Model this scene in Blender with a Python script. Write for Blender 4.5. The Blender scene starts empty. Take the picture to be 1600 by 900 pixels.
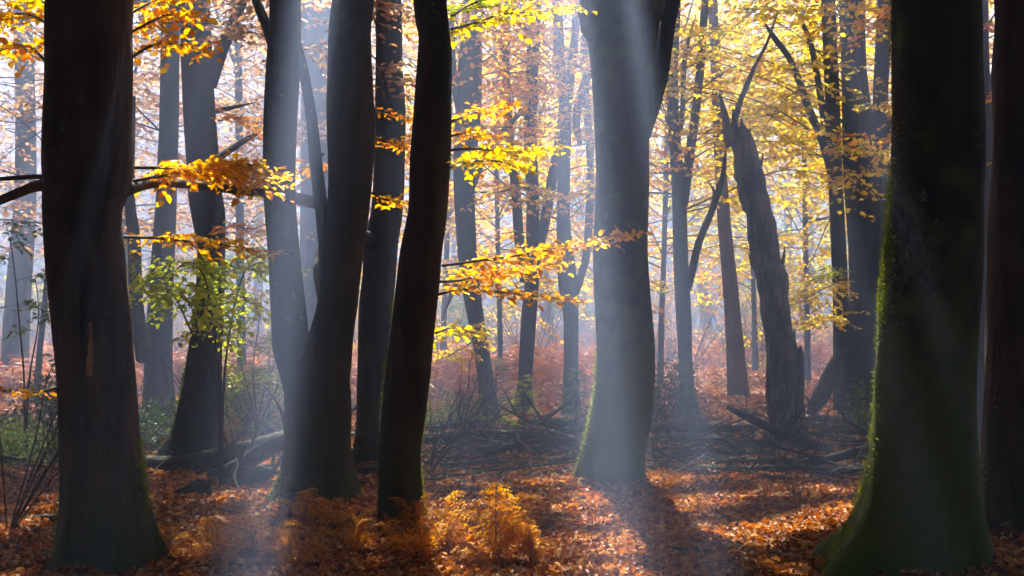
import bpy, math, random
import numpy as np
from mathutils import Vector

# ------------------------------------------------------------------ camera, sky, sun, exposure
sc = bpy.context.scene
C = sc.collection
CAMZ, F, HOR = 1.65, 2222.0, 480.0          # eye height, focal length in photo pixels, horizon row
cam_d = bpy.data.cameras.new("camera")
cam_d.lens = 50; cam_d.sensor_width = 36; cam_d.clip_start = 0.05; cam_d.clip_end = 2000
cam_d.shift_y = (HOR - 450) / 1600.0
cam = bpy.data.objects.new("camera", cam_d); C.objects.link(cam)
cam.location = (0, 0, CAMZ); cam.rotation_euler = (math.radians(90), 0, 0)
sc.camera = cam

SUN_EL, SUN_AZ = math.radians(47), math.radians(-2.6)       # azimuth from +Y, positive to the right
SUN_STRENGTH, SKY_STRENGTH, EXPOSURE = 5.0, 0.07, 2.85
HAZE_DENSITY, HAZE_ANISO = 0.0205, 0.5
S = np.array([math.sin(SUN_AZ) * math.cos(SUN_EL), math.cos(SUN_AZ) * math.cos(SUN_EL), math.sin(SUN_EL)])

w = bpy.data.worlds.new("World"); sc.world = w; w.use_nodes = True
nt = w.node_tree
sky = nt.nodes.new("ShaderNodeTexSky"); sky.sky_type = 'NISHITA'; sky.sun_disc = False
sky.sun_elevation = SUN_EL; sky.sun_rotation = SUN_AZ
sky.dust_density = 2.0; sky.air_density = 1.0
bg = nt.nodes["Background"]; bg.inputs[1].default_value = SKY_STRENGTH
nt.links.new(sky.outputs[0], bg.inputs[0])

sd = bpy.data.lights.new("sun", 'SUN'); sd.energy = SUN_STRENGTH; sd.angle = math.radians(0.9); sd.color = (1.0, 0.95, 0.89)
so = bpy.data.objects.new("sun", sd); C.objects.link(so)
so.rotation_euler = Vector(-S).to_track_quat('-Z', 'Y').to_euler(); so.location = (0, 20, 40)

sc.view_settings.view_transform = 'Standard'; sc.view_settings.look = 'None'
sc.view_settings.exposure = EXPOSURE; sc.view_settings.gamma = 1
sc.render.engine = 'CYCLES'
cy = sc.cycles
cy.use_denoising = True
try: cy.denoiser = 'OPENIMAGEDENOISE'; cy.denoising_prefilter = 'ACCURATE'
except Exception: pass
cy.max_bounces = 4; cy.diffuse_bounces = 2; cy.glossy_bounces = 1; cy.transmission_bounces = 3
cy.volume_bounces = 0; cy.transparent_max_bounces = 4
cy.use_adaptive_sampling = True; cy.adaptive_threshold = 0.02
cy.caustics_reflective = False; cy.caustics_refractive = False
cy.sample_clamp_indirect = 4.0

R = np.random.default_rng(11)
random.seed(5)

# ------------------------------------------------------------------ helpers
def P(px, py, d):                      # photo position at distance d -> metres
    return np.array([(px - 800) * d / F, d, CAMZ + (HOR - py) * d / F])

MOUNDS = [(-2.45, 8.65, .36), (-1.60, 11.65, .40), (-.80, 10.45, .22), (.90, 12.95, .32), (2.38, 8.6, .50), (3.58, 9.8, .34)]
def gh(x, y):                          # gentle lie of the land
    x = np.asarray(x, float); y = np.asarray(y, float)
    a = np.clip((np.hypot(x, y) - 6) / 40, 0.15, 1)
    return a * (0.10 * np.sin(0.31 * x + 0.9) * np.sin(0.23 * y + 0.4) + 0.06 * np.sin(0.83 * x + 0.47 * y) + 0.12 * np.sin(0.11 * x - 0.13 * y + 1.0)) \
        + 0.018 * np.sin(2.1 * x + 1.3) * np.sin(1.7 * y) + sum(.09 * np.exp(-np.maximum(0, np.hypot(x - mx_, y - my_) - mr_) / .22) for mx_, my_, mr_ in MOUNDS)

def gz(x, y): return float(gh(x, y))

def wave(p, seed, freq, octaves=3):    # cheap smooth noise, about -1..1
    r = np.random.default_rng(seed); out = np.zeros(len(p)); amp = 1.0; tot = 0
    for o in range(octaves):
        for _ in range(4):
            k = r.normal(size=3); k = k / np.linalg.norm(k) * freq * r.uniform(.7, 1.4)
            out += amp * np.sin(p @ k + r.uniform(0, 6.28)) / 2
        tot += amp; amp *= .5; freq *= 2.1
    return out / tot

class MB:
    def __init__(s): s.v = []; s.q = []; s.t = []; s.n = 0; s.mq = []; s.mt = []
    def add(s, v, q=None, t=None, mi=0):
        v = np.asarray(v, float).reshape(-1, 3)
        if q is not None and len(q): q = np.asarray(q, np.int64) + s.n; s.q.append(q); s.mq.append(np.full(len(q), mi))
        if t is not None and len(t): t = np.asarray(t, np.int64) + s.n; s.t.append(t); s.mt.append(np.full(len(t), mi))
        s.v.append(v); s.n += len(v)
    def build(s, name, mats, parent=None, smooth=True):
        if not isinstance(mats, (list, tuple)): mats = [mats]
        v = np.concatenate(s.v) if s.v else np.zeros((0, 3))
        off = np.zeros(3); p = parent
        while p is not None: off = off + np.array(p.location); p = p.parent
        v = v - off
        q = np.concatenate(s.q) if s.q else np.zeros((0, 4), np.int64)
        t = np.concatenate(s.t) if s.t else np.zeros((0, 3), np.int64)
        me = bpy.data.meshes.new(name)
        me.vertices.add(len(v)); me.vertices.foreach_set("co", v.astype(np.float32).ravel())
        me.loops.add(q.size + t.size)
        me.loops.foreach_set("vertex_index", np.concatenate([q.ravel(), t.ravel()]).astype(np.int32))
        me.polygons.add(len(q) + len(t))
        st = np.concatenate([np.arange(len(q)) * 4, q.size + np.arange(len(t)) * 3]).astype(np.int32)
        me.polygons.foreach_set("loop_start", st)
        mi = np.concatenate((s.mq or [np.zeros(0)]) + (s.mt or [])).astype(np.int32)
        if len(mi) == len(q) + len(t): me.polygons.foreach_set("material_index", mi)
        me.polygons.foreach_set("use_smooth", np.full(len(q) + len(t), smooth))
        me.update(calc_edges=True)
        for m in mats: me.materials.append(m)
        o = bpy.data.objects.new(name, me); C.objects.link(o)
        if parent is not None: o.parent = parent
        return o

def tag(o, label=None, cat=None, group=None, kind=None):
    if label: o['label'] = label
    if cat: o['category'] = cat
    if group: o['group'] = group
    if kind: o['kind'] = kind
    return o

def thing(name, label, cat, loc, group=None):
    o = bpy.data.objects.new(name, None); C.objects.link(o)
    o.location = [float(a) for a in loc]; o.empty_display_size = .2
    return tag(o, label, cat, group)

def catmull(pts, step):
    p = np.asarray(pts, float)
    if len(p) < 3:
        n = max(2, int(np.linalg.norm(p[-1, :3] - p[0, :3]) / step) + 1)
        return p[0] + (p[-1] - p[0]) * np.linspace(0, 1, n)[:, None]
    e = np.vstack([2 * p[0] - p[1], p, 2 * p[-1] - p[-2]]); out = []
    for i in range(1, len(e) - 2):
        a, b, c, d = e[i - 1], e[i], e[i + 1], e[i + 2]
        n = max(2, int(np.linalg.norm(c[:3] - b[:3]) / step) + 1)
        t = np.linspace(0, 1, n, endpoint=False)[:, None]
        out.append(.5 * ((2 * b) + (-a + c) * t + (2 * a - 5 * b + 4 * c - d) * t ** 2 + (-a + 3 * b - 3 * c + d) * t ** 3))
    out.append(p[-1:]); q = np.vstack(out)
    q[:, 3] = np.maximum(q[:, 3], .0015)
    return q

def tube(mb, pts, segs=16, step=.12, amp=0.0, seed=0, flute=0.0, nroot=5, zbase=0.0, fh=.35, groove=0.0, mi=0, caps=True, amp2=0.0):
    q = catmull(pts, step); c = q[:, :3]; r = q[:, 3]; n = len(q)
    T = np.gradient(c, axis=0); T /= np.linalg.norm(T, axis=1)[:, None] + 1e-9
    u = np.array([1., 0, 0]) if abs(T[0][0]) < .85 else np.array([0, 0, 1.])
    th = np.linspace(0, 2 * math.pi, segs, endpoint=False); V = np.zeros((n, segs, 3))
    for i in range(n):
        u = u - T[i] * (u @ T[i]); u /= np.linalg.norm(u) + 1e-9; v = np.cross(T[i], u)
        V[i] = u[None] * np.cos(th)[:, None] + v[None] * np.sin(th)[:, None]
    rr = np.repeat(r[:, None], segs, 1)
    if amp or flute or groove or amp2:
        base = c[:, None] + V * rr[..., None]; fl = base.reshape(-1, 3)
        rm = np.median(r)
        if amp: rr = rr * (1 + amp * wave(fl * [1, 1, .45], seed, 1.2 / max(rm, .03) * .6, 3).reshape(n, segs))
        if amp2: rr = rr + amp2 * wave(fl * [1, 1, .25], seed + 7, 38, 2).reshape(n, segs)
        if groove:
            g = wave(fl * [1, 1, .10], seed + 3, 5.5 / max(rm, .03), 3).reshape(n, segs)
            rr = rr * (1 - groove * np.abs(g))
        if flute:
            h = np.clip(c[:, 2] - zbase, 0, None)[:, None]
            ph = seed * 1.7 + .9 * np.sin(h * 1.3 + seed)
            lob = (np.maximum(0, np.cos(nroot * th[None] + ph)) ** 1.5 - .35) + .5 * np.maximum(0, np.cos((nroot - 2) * th[None] + 2.1 * ph))
            rr = rr * (1 + flute * np.exp(-h / fh) * lob)
            rr = rr * (1 + flute * .16 * np.cos(3 * th[None] + ph * .6))
    vv = (c[:, None] + V * rr[..., None]).reshape(-1, 3)
    i = np.arange(n - 1)[:, None] * segs; j = np.arange(segs)[None]; k = (j + 1) % segs
    Q = np.stack([i + j, i + k, i + segs + k, i + segs + j], -1).reshape(-1, 4)
    tr = None
    if caps:
        vv = np.vstack([vv, c[:1], c[-1:]]); a = n * segs; jj = np.arange(segs); kk = (jj + 1) % segs
        tr = np.vstack([np.stack([kk, jj, np.full(segs, a)], 1), np.stack([(n - 1) * segs + jj, (n - 1) * segs + kk, np.full(segs, a + 1)], 1)])
    mb.add(vv, Q, tr, mi)
    return q

def leaf_mesh(mb, c, d, nrm, ln, wd, fold=.18, simple=False, mi=0):
    """ovate leaves: c base points, d along, nrm face normal"""
    c = np.asarray(c); N = len(c)
    if N == 0: return
    d = d / (np.linalg.norm(d, axis=1)[:, None] + 1e-9)
    s = np.cross(d, nrm); s /= np.linalg.norm(s, axis=1)[:, None] + 1e-9
    nn = np.cross(s, d); ln = np.broadcast_to(ln, N)[:, None]; wd = np.broadcast_to(wd, N)[:, None] / 2
    if simple:
        V = np.stack([c, c + d * ln * .45 + s * wd, c + d * ln - nn * ln * .12, c + d * ln * .45 - s * wd], 1)
        mb.add(V.reshape(-1, 3), np.arange(4 * N).reshape(N, 4), mi=mi); return
    up = nn * wd * fold * 2
    V = np.stack([c, c + d * ln * .28 + s * wd * .85 + up, c + d * ln * .68 + s * wd * .82 + up, c + d * ln - nn * ln * .1,
                  c + d * ln * .68 - s * wd * .82 + up, c + d * ln * .28 - s * wd * .85 + up], 1)
    b = np.arange(N)[:, None] * 6
    mb.add(V.reshape(-1, 3), np.vstack([b + [0, 1, 2, 3], b + [0, 3, 4, 5]]), mi=mi)

UP = np.array([0, 0, 1.])
class Spray:
    """collects flat beech sprays: twigs in one mesh, leaves in another"""
    def __init__(s): s.tw = MB(); s.c = []; s.d = []; s.n = []; s.l = []
    def branch(s, pts, side=.45, ns=14, leaf=.065, gap=.035, r0=.01, droop=.12, tilt=.5, r=R, twsides=4, start=.12, fan=1.0, updown=.16):
        p = np.asarray(pts, float)
        if p.shape[1] == 3:
            p = np.hstack([p, np.linspace(r0, .002, len(p))[:, None]])
        q = tube(s.tw, p, segs=max(4, twsides), step=.12, caps=False)
        L = len(q)
        for k in range(ns):
            t = start + (1 - start) * (k + r.uniform(0, .6)) / ns; f = t * (L - 1); i = min(int(f), L - 2); b = q[i, :3] + (q[i + 1, :3] - q[i, :3]) * (f - i)
            T = q[i + 1, :3] - q[i, :3]; T = T / (np.linalg.norm(T) + 1e-9)
            sd_ = np.cross(T, UP); sd_ /= np.linalg.norm(sd_) + 1e-9
            sg = 1 if k % 2 else -1
            dr = T * r.uniform(.35, .9) + sd_ * sg * r.uniform(.5, 1.0) * fan + UP * r.normal(0, updown); dr /= np.linalg.norm(dr)
            ll = side * (1.05 - .6 * t) * r.uniform(.55, 1.15)
            m = max(3, int(ll / gap)); tt = np.linspace(.12, 1, m)
            pos = b + dr * (tt * ll)[:, None] + UP * (-(droop * tt ** 2 * ll))[:, None] + r.normal(0, .006, (m, 3))
            tp = np.vstack([b, pos[m // 2], pos[-1]]); tp = np.hstack([tp, [[.003], [.002], [.0012]]])
            tube(s.tw, tp, segs=3, step=10, caps=False)
            ps = np.cross(dr, UP); ps /= np.linalg.norm(ps) + 1e-9
            alt = np.where(np.arange(m) % 2, 1, -1)[:, None]
            ld = dr * r.uniform(.4, .9, (m, 1)) + ps * alt * r.uniform(.4, 1, (m, 1)) + UP * r.normal(-.18, .28, (m, 1))
            s.c.append(pos); s.d.append(ld); s.n.append(UP + r.normal(0, tilt, (m, 3))); s.l.append(leaf * r.uniform(.5, 1.22, m))
    def leaves(s, mb, simple=False, mi=0):
        if s.c:
            l = np.concatenate(s.l); leaf_mesh(mb, np.concatenate(s.c), np.concatenate(s.d), np.concatenate(s.n), l, l * .66, simple=simple, mi=mi)

# ------------------------------------------------------------------ materials
def newmat(name):
    m = bpy.data.materials.new(name); m.use_nodes = True; n = m.node_tree; n.nodes.clear()
    out = n.nodes.new("ShaderNodeOutputMaterial"); return m, n, out
def N(n, t, **kw):
    a = n.nodes.new(t)
    for k, v in kw.items(): setattr(a, k, v)
    return a
def ramp(n, stops, interp='LINEAR'):
    r = N(n, "ShaderNodeValToRGB"); e = r.color_ramp; e.interpolation = interp
    while len(e.elements) < len(stops): e.elements.new(.5)
    for el, (p, c) in zip(e.elements, stops): el.position = p; el.color = (*c, 1)
    return r

def leafmat(name, stops, trans=.55, tr_gain=1.25):
    m, n, out = newmat(name)
    g = N(n, "ShaderNodeNewGeometry"); r = ramp(n, stops)
    n.links.new(g.outputs["Random Per Island"], r.inputs[0])
    nz = N(n, "ShaderNodeTexNoise"); nz.inputs["Scale"].default_value = 1.1; tc = N(n, "ShaderNodeTexCoord")
    n.links.new(tc.outputs["Object"], nz.inputs["Vector"])
    hs = N(n, "ShaderNodeHueSaturation"); mr = N(n, "ShaderNodeMapRange")
    mr.inputs["From Min"].default_value = .3; mr.inputs["From Max"].default_value = .7; mr.inputs["To Min"].default_value = .72; mr.inputs["To Max"].default_value = 1.2
    n.links.new(nz.outputs["Fac"], mr.inputs["Value"]); n.links.new(mr.outputs[0], hs.inputs["Value"]); n.links.new(r.outputs[0], hs.inputs["Color"])
    d = N(n, "ShaderNodeBsdfDiffuse"); t = N(n, "ShaderNodeBsdfTranslucent"); mx = N(n, "ShaderNodeMixShader"); mx.inputs[0].default_value = trans
    h2 = N(n, "ShaderNodeHueSaturation"); h2.inputs["Saturation"].default_value = 1.1; h2.inputs["Value"].default_value = tr_gain
    n.links.new(hs.outputs[0], d.inputs[0]); n.links.new(hs.outputs[0], h2.inputs["Color"]); n.links.new(h2.outputs[0], t.inputs[0])
    n.links.new(d.outputs[0], mx.inputs[1]); n.links.new(t.outputs[0], mx.inputs[2])
    gl = N(n, "ShaderNodeBsdfGlossy"); gl.inputs["Roughness"].default_value = .45; gl.inputs[0].default_value = (.6, .6, .6, 1)
    m2 = N(n, "ShaderNodeMixShader"); m2.inputs[0].default_value = .04
    n.links.new(mx.outputs[0], m2.inputs[1]); n.links.new(gl.outputs[0], m2.inputs[2]); n.links.new(m2.outputs[0], out.inputs[0])
    return m

def barkmat(name, c1, c2, moss=0.0, moss_h=1.2, stretch=.18, scale=9, bump=.35, furrow=0.0, mosscol=(.045, .058, .014)):
    m, n, out = newmat(name)
    tc = N(n, "ShaderNodeTexCoord"); mp = N(n, "ShaderNodeMapping"); mp.inputs["Scale"].default_value = (1, 1, stretch)
    n.links.new(tc.outputs["Object"], mp.inputs[0])
    a = N(n, "ShaderNodeTexNoise"); a.inputs["Scale"].default_value = scale; a.inputs["Detail"].default_value = 8; a.inputs["Roughness"].default_value = .62
    n.links.new(mp.outputs[0], a.inputs["Vector"])
    r = ramp(n, [(.32, c1), (.68, c2)]); n.links.new(a.outputs["Fac"], r.inputs[0])
    # large blotches of algae and pale lichen
    b = N(n, "ShaderNodeTexNoise"); b.inputs["Scale"].default_value = 2.3; b.inputs["Detail"].default_value = 6; n.links.new(tc.outputs["Object"], b.inputs["Vector"])
    mb_ = ramp(n, [(.42, (0, 0, 0)), (.66, (1, 1, 1))]); n.links.new(b.outputs["Fac"], mb_.inputs[0])
    mx = N(n, "ShaderNodeMix", data_type='RGBA', blend_type='MULTIPLY'); mx.inputs[7].default_value = (.40, .44, .36, 1)
    n.links.new(mb_.outputs[0], mx.inputs[0]); n.links.new(r.outputs[0], mx.inputs[6])
    last = mx.outputs[2]
    li = N(n, "ShaderNodeTexNoise"); li.inputs["Scale"].default_value = 13; li.inputs["Detail"].default_value = 7; li.inputs["Roughness"].default_value = .7; n.links.new(tc.outputs["Object"], li.inputs["Vector"])
    lr = ramp(n, [(.60, (0, 0, 0)), (.66, (1, 1, 1))]); n.links.new(li.outputs["Fac"], lr.inputs[0])
    lm = N(n, "ShaderNodeMath", operation='MULTIPLY'); n.links.new(lr.outputs[0], lm.inputs[0]); n.links.new(mb_.outputs[0], lm.inputs[1])
    lx = N(n, "ShaderNodeMix", data_type='RGBA'); lx.inputs[7].default_value = (.20, .21, .16, 1); n.links.new(lm.outputs[0], lx.inputs[0]); n.links.new(last, lx.inputs[6]); last = lx.outputs[2]
    f = N(n, "ShaderNodeTexNoise"); f.inputs["Scale"].default_value = 55; f.inputs["Detail"].default_value = 4; n.links.new(tc.outputs["Object"], f.inputs["Vector"])
    spk = ramp(n, [(.66, (0, 0, 0)), (.74, (1, 1, 1))]); n.links.new(f.outputs["Fac"], spk.inputs[0])
    m3 = N(n, "ShaderNodeMix", data_type='RGBA'); m3.inputs[7].default_value = tuple(min(1, x * 2.2) for x in c2) + (1,)
    mu = N(n, "ShaderNodeMath", operation='MULTIPLY'); mu.inputs[1].default_value = .5; n.links.new(spk.outputs[0], mu.inputs[0])
    n.links.new(mu.outputs[0], m3.inputs[0]); n.links.new(last, m3.inputs[6]); last = m3.outputs[2]
    if moss > 0:
        sx = N(n, "ShaderNodeSeparateXYZ"); n.links.new(tc.outputs["Object"], sx.inputs[0])
        mr = N(n, "ShaderNodeMapRange"); mr.inputs["From Min"].default_value = moss_h; mr.inputs["From Max"].default_value = 0; mr.inputs["To Min"].default_value = .0; mr.inputs["To Max"].default_value = .38
        n.links.new(sx.outputs[2], mr.inputs["Value"])
        c = N(n, "ShaderNodeTexNoise"); c.inputs["Scale"].default_value = 5; c.inputs["Detail"].default_value = 8; n.links.new(tc.outputs["Object"], c.inputs["Vector"])
        ad = N(n, "ShaderNodeMath", operation='ADD'); n.links.new(mr.outputs[0], ad.inputs[0]); n.links.new(c.outputs["Fac"], ad.inputs[1])
        rm = ramp(n, [(.72 - moss * .25, (0, 0, 0)), (.86 - moss * .25, (1, 1, 1))]); n.links.new(ad.outputs[0], rm.inputs[0])
        mm = N(n, "ShaderNodeMix", data_type='RGBA'); mm.inputs[7].default_value = (*mosscol, 1)
        n.links.new(rm.outputs[0], mm.inputs[0]); n.links.new(last, mm.inputs[6]); last = mm.outputs[2]
    bs = N(n, "ShaderNodeBsdfPrincipled"); bs.inputs["Roughness"].default_value = .85; bs.inputs["Specular IOR Level"].default_value = .25
    n.links.new(last, bs.inputs["Base Color"])
    ad2 = N(n, "ShaderNodeMath", operation='ADD'); n.links.new(a.outputs["Fac"], ad2.inputs[0])
    if furrow:
        vo = N(n, "ShaderNodeTexVoronoi"); vo.feature = 'DISTANCE_TO_EDGE'; vo.inputs["Scale"].default_value = 16
        m5 = N(n, "ShaderNodeMapping"); m5.inputs["Scale"].default_value = (1, 1, .25); n.links.new(tc.outputs["Object"], m5.inputs[0]); n.links.new(m5.outputs[0], vo.inputs["Vector"])
        m6 = N(n, "ShaderNodeMath", operation='MULTIPLY'); m6.inputs[1].default_value = furrow; n.links.new(vo.outputs["Distance"], m6.inputs[0]); n.links.new(m6.outputs[0], ad2.inputs[1])
    else:
        m6 = N(n, "ShaderNodeMath", operation='MULTIPLY'); m6.inputs[1].default_value = .5; n.links.new(f.outputs["Fac"], m6.inputs[0]); n.links.new(m6.outputs[0], ad2.inputs[1])
    bp = N(n, "ShaderNodeBump"); bp.inputs["Strength"].default_value = bump; bp.inputs["Distance"].default_value = .05
    n.links.new(ad2.outputs[0], bp.inputs["Height"]); n.links.new(bp.outputs[0], bs.inputs["Normal"]); n.links.new(bs.outputs[0], out.inputs[0])
    return m

M = {}
M['beech'] = barkmat('beech_bark', (.016, .014, .011), (.080, .068, .050), moss=.35, moss_h=1.3)
M['beech_brown'] = barkmat('brown_beech_bark', (.030, .021, .015), (.13, .085, .055), moss=.3, moss_h=1.0, furrow=.6, bump=.5)
M['mossy'] = barkmat('mossy_beech_bark', (.014, .015, .010), (.065, .064, .036), moss=.7, moss_h=2.2, bump=.6, mosscol=(.075, .11, .012))
M['mid'] = barkmat('distant_beech_bark', (.034, .032, .028), (.07, .066, .056), moss=.2)
M['pine'] = barkmat('pine_bark', (.10, .045, .025), (.20, .10, .06), furrow=1.2, bump=.8)
M['dead'] = barkmat('dead_wood', (.05, .04, .033), (.40, .33, .27), stretch=.14, scale=16, bump=1.0, furrow=1.3)
M['log'] = barkmat('log_bark', (.03, .022, .017), (.13, .10, .08), moss=.12, moss_h=.5, stretch=1, scale=12, bump=.6)
M['logmoss'] = barkmat('mossy_log_bark', (.04, .032, .02), (.10, .085, .05), moss=.6, moss_h=.8, stretch=1, scale=12, bump=.6)
M['twig'] = barkmat('twig_bark', (.035, .022, .016), (.08, .055, .04), bump=.1)
M['scar'] = barkmat('torn_bark', (.22, .10, .04), (.52, .28, .13), stretch=.1, scale=16, bump=.6)
M['pale'] = barkmat('peeled_wood', (.40, .36, .32), (.62, .58, .52), stretch=1, scale=12, bump=.2)
M['orange'] = leafmat('orange_leaves', [(0, (.62, .17, .012)), (.35, (.78, .30, .02)), (.75, (.85, .42, .03)), (1, (.72, .50, .06))], trans=.65)
M['gold'] = leafmat('golden_leaves', [(0, (.72, .24, .010)), (.4, (.86, .42, .015)), (.8, (.88, .56, .03)), (1, (.72, .60, .06))], trans=.7)
M['yellow'] = leafmat('yellow_leaves', [(0, (.88, .50, .015)), (.4, (.90, .64, .02)), (.8, (.84, .72, .04)), (1, (.55, .62, .05))], trans=.7)
M['lime'] = leafmat('yellow_green_leaves', [(0, (.30, .42, .05)), (.5, (.50, .56, .07)), (1, (.75, .66, .08))])
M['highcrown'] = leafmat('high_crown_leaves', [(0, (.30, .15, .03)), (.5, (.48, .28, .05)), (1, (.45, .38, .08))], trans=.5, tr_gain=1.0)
M['moss'] = leafmat('bright_moss', [(0, (.10, .14, .015)), (.6, (.22, .28, .02)), (1, (.34, .36, .04))], trans=.6)
M['green'] = leafmat('green_leaves', [(0, (.10, .17, .03)), (.6, (.20, .30, .05)), (1, (.40, .42, .07))], trans=.4)
M['dark'] = leafmat('dark_green_leaves', [(0, (.03, .055, .015)), (.7, (.06, .10, .025)), (1, (.12, .14, .03))], trans=.3)
M['dull'] = leafmat('faded_leaves', [(0, (.42, .20, .09)), (.5, (.55, .32, .16)), (1, (.60, .44, .22))])
M['fern'] = leafmat('withered_bracken', [(0, (.50, .15, .015)), (.4, (.78, .32, .03)), (.8, (.88, .48, .06)), (1, (.80, .58, .16))], trans=.6)
M['fernfar'] = leafmat('russet_bracken', [(0, (.40, .11, .03)), (.5, (.55, .20, .06)), (1, (.62, .34, .12))], trans=.45)
M['litter'] = leafmat('leaf_litter', [(0, (.10, .035, .018)), (.25, (.34, .10, .025)), (.6, (.58, .21, .045)), (.82, (.68, .34, .10)), (1, (.74, .54, .32))], trans=.25)
M['rachis'] = barkmat('fern_stem', (.20, .08, .03), (.38, .18, .07), bump=.1)

def groundmat():
    m, n, out = newmat('forest_floor')
    tc = N(n, "ShaderNodeTexCoord")
    vo = N(n, "ShaderNodeTexVoronoi"); vo.inputs["Scale"].default_value = 19; n.links.new(tc.outputs["Object"], vo.inputs["Vector"])
    sp = N(n, "ShaderNodeSeparateColor"); n.links.new(vo.outputs["Color"], sp.inputs[0])
    r = ramp(n, [(0, (.10, .03, .012)), (.3, (.28, .08, .02)), (.6, (.46, .15, .035)), (.85, (.58, .24, .06)), (1, (.6, .38, .18))]); n.links.new(sp.outputs[0], r.inputs[0])
    no = N(n, "ShaderNodeTexNoise"); no.inputs["Scale"].default_value = .55; no.inputs["Detail"].default_value = 6; n.links.new(tc.outputs["Object"], no.inputs["Vector"])
    r2 = ramp(n, [(.35, (0, 0, 0)), (.65, (1, 1, 1))]); n.links.new(no.outputs["Fac"], r2.inputs[0])
    mx = N(n, "ShaderNodeMix", data_type='RGBA', blend_type='MULTIPLY'); mx.inputs[7].default_value = (.45, .42, .38, 1)
    n.links.new(r2.outputs[0], mx.inputs[0]); n.links.new(r.outputs[0], mx.inputs[6])
    bs = N(n, "ShaderNodeBsdfPrincipled"); bs.inputs["Roughness"].default_value = .8; n.links.new(mx.outputs[2], bs.inputs["Base Color"])
    bp = N(n, "ShaderNodeBump"); bp.inputs["Strength"].default_value = .8; bp.inputs["Distance"].default_value = .03
    n.links.new(vo.outputs["Distance"], bp.inputs["Height"]); n.links.new(bp.outputs[0], bs.inputs["Normal"]); n.links.new(bs.outputs[0], out.inputs[0])
    return m
M['ground'] = groundmat()

# ------------------------------------------------------------------ ground and haze
def axis(lim, n, near):
    t = np.linspace(-1, 1, n); return np.sign(t) * lim * (np.abs(t) * near + (1 - near) * np.abs(t) ** 4)
gx = axis(380, 420, .09); gy = axis(380, 420, .09) + 14
X, Y = np.meshgrid(gx, gy); V = np.stack([X, Y, gh(X, Y)], -1).reshape(-1, 3)
i, j = np.meshgrid(np.arange(419), np.arange(419), indexing='ij'); a = (i * 420 + j).ravel()
g = MB(); g.add(V, np.stack([a, a + 1, a + 421, a + 420], 1)); tag(g.build('ground', M['ground']), 'forest floor covered in fallen beech leaves', kind='structure')

hz, hn, ho = newmat('haze')
pv = N(hn, "ShaderNodeVolumePrincipled"); pv.inputs["Density"].default_value = HAZE_DENSITY; pv.inputs["Anisotropy"].default_value = HAZE_ANISO
pv.inputs["Color"].default_value = (.54, .68, 1.0, 1); hn.links.new(pv.outputs[0], ho.inputs["Volume"])
hb = MB(); q = 400.; z0, z1 = -1.6, 20.5
hb.add([(-q, -q + 14, z0), (q, -q + 14, z0), (q, q + 14, z0), (-q, q + 14, z0), (-q, -q + 14, z1), (q, -q + 14, z1), (q, q + 14, z1), (-q, q + 14, z1)],
       [(3, 2, 1, 0), (4, 5, 6, 7), (0, 1, 5, 4), (1, 2, 6, 5), (2, 3, 7, 6), (3, 0, 4, 7)])
tag(hb.build('haze', hz, smooth=False), 'pale morning haze between the trees', kind='stuff')

# ------------------------------------------------------------------ trees
TREES = []
def edges(d, e, lean=0.0):
    """list of (row, left, right) outline readings -> path of centre + radius"""
    out = []
    for py, xl, xr in e:
        p = P((xl + xr) / 2, py, d); out.append([p[0], p[1], p[2], (xr - xl) / 2 * d / F])
    out = sorted(out, key=lambda a: a[2]); return out

def tree(name, label, d, e, mat='mid', H=14, segs=20, flute=.25, nroot=5, amp=.035, groove=0.0, limbs=(), cat='tree', seed=None, top=True, group=None, step=.12, amp2=0.0, fh=.35, lean=0.0, topdx=None, topr=1.0):
    seed = seed if seed is not None else len(TREES) + 3
    r = np.random.default_rng(seed); path = edges(d, e)
    bx, by = path[0][0], path[0][1]; zb = gz(bx, by)
    path[0][2] = min(path[0][2], zb + .02)
    path = [[bx, by, zb - .35, path[0][3] * 1.12]] + path
    for k in range(2, len(path)): path[k][1] += lean * (path[k][2] - zb)
    if top:
        x, y, z, rad = path[-1]; dx = (path[-1][0] - path[-3][0]) / max(.3, path[-1][2] - path[-3][2]) * .5
        if topdx is not None: dx = topdx
        r0 = rad * topr; zz = z
        while zz < H:
            zz += 1.2; x += dx * 1.2 + r.normal(0, .06); y += r.normal(0, .06); rad = r0 * max(.12, 1 - (zz - z) / (H - z + 2) * .85)
            path.append([x, y, zz, rad])
    t = thing(name, label, cat, (bx, by, zb), group)
    m = MB(); q = tube(m, path, segs=segs, step=step, amp=amp, seed=seed, flute=flute, nroot=nroot, zbase=zb, groove=groove, amp2=amp2, fh=fh)
    tob = m.build('trunk', M[mat], t)
    for lb in limbs:
        lm = MB(); pts = []
        for px, py, wd, dd in lb:
            p = P(px, py, d + dd); pts.append([*p, wd / 2 * (d + dd) / F])
        if lb[-1][2] <= 9: pts[-1][3] = .004
        tube(lm, pts, segs=12, step=.1, amp=.04, seed=seed + 50, caps=True); lm.build('limb', M[mat], t)
    T = dict(root=t, trunk=tob, path=q, d=d, x=bx, y=by, mat=mat, H=H, r=r, can=[])
    TREES.append(T); return T

def at_z(T, z):
    q = T['path']; return np.array([np.interp(z, q[:, 2], q[:, k]) for k in range(3)]), float(np.interp(z, q[:, 2], q[:, 3]))

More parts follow.
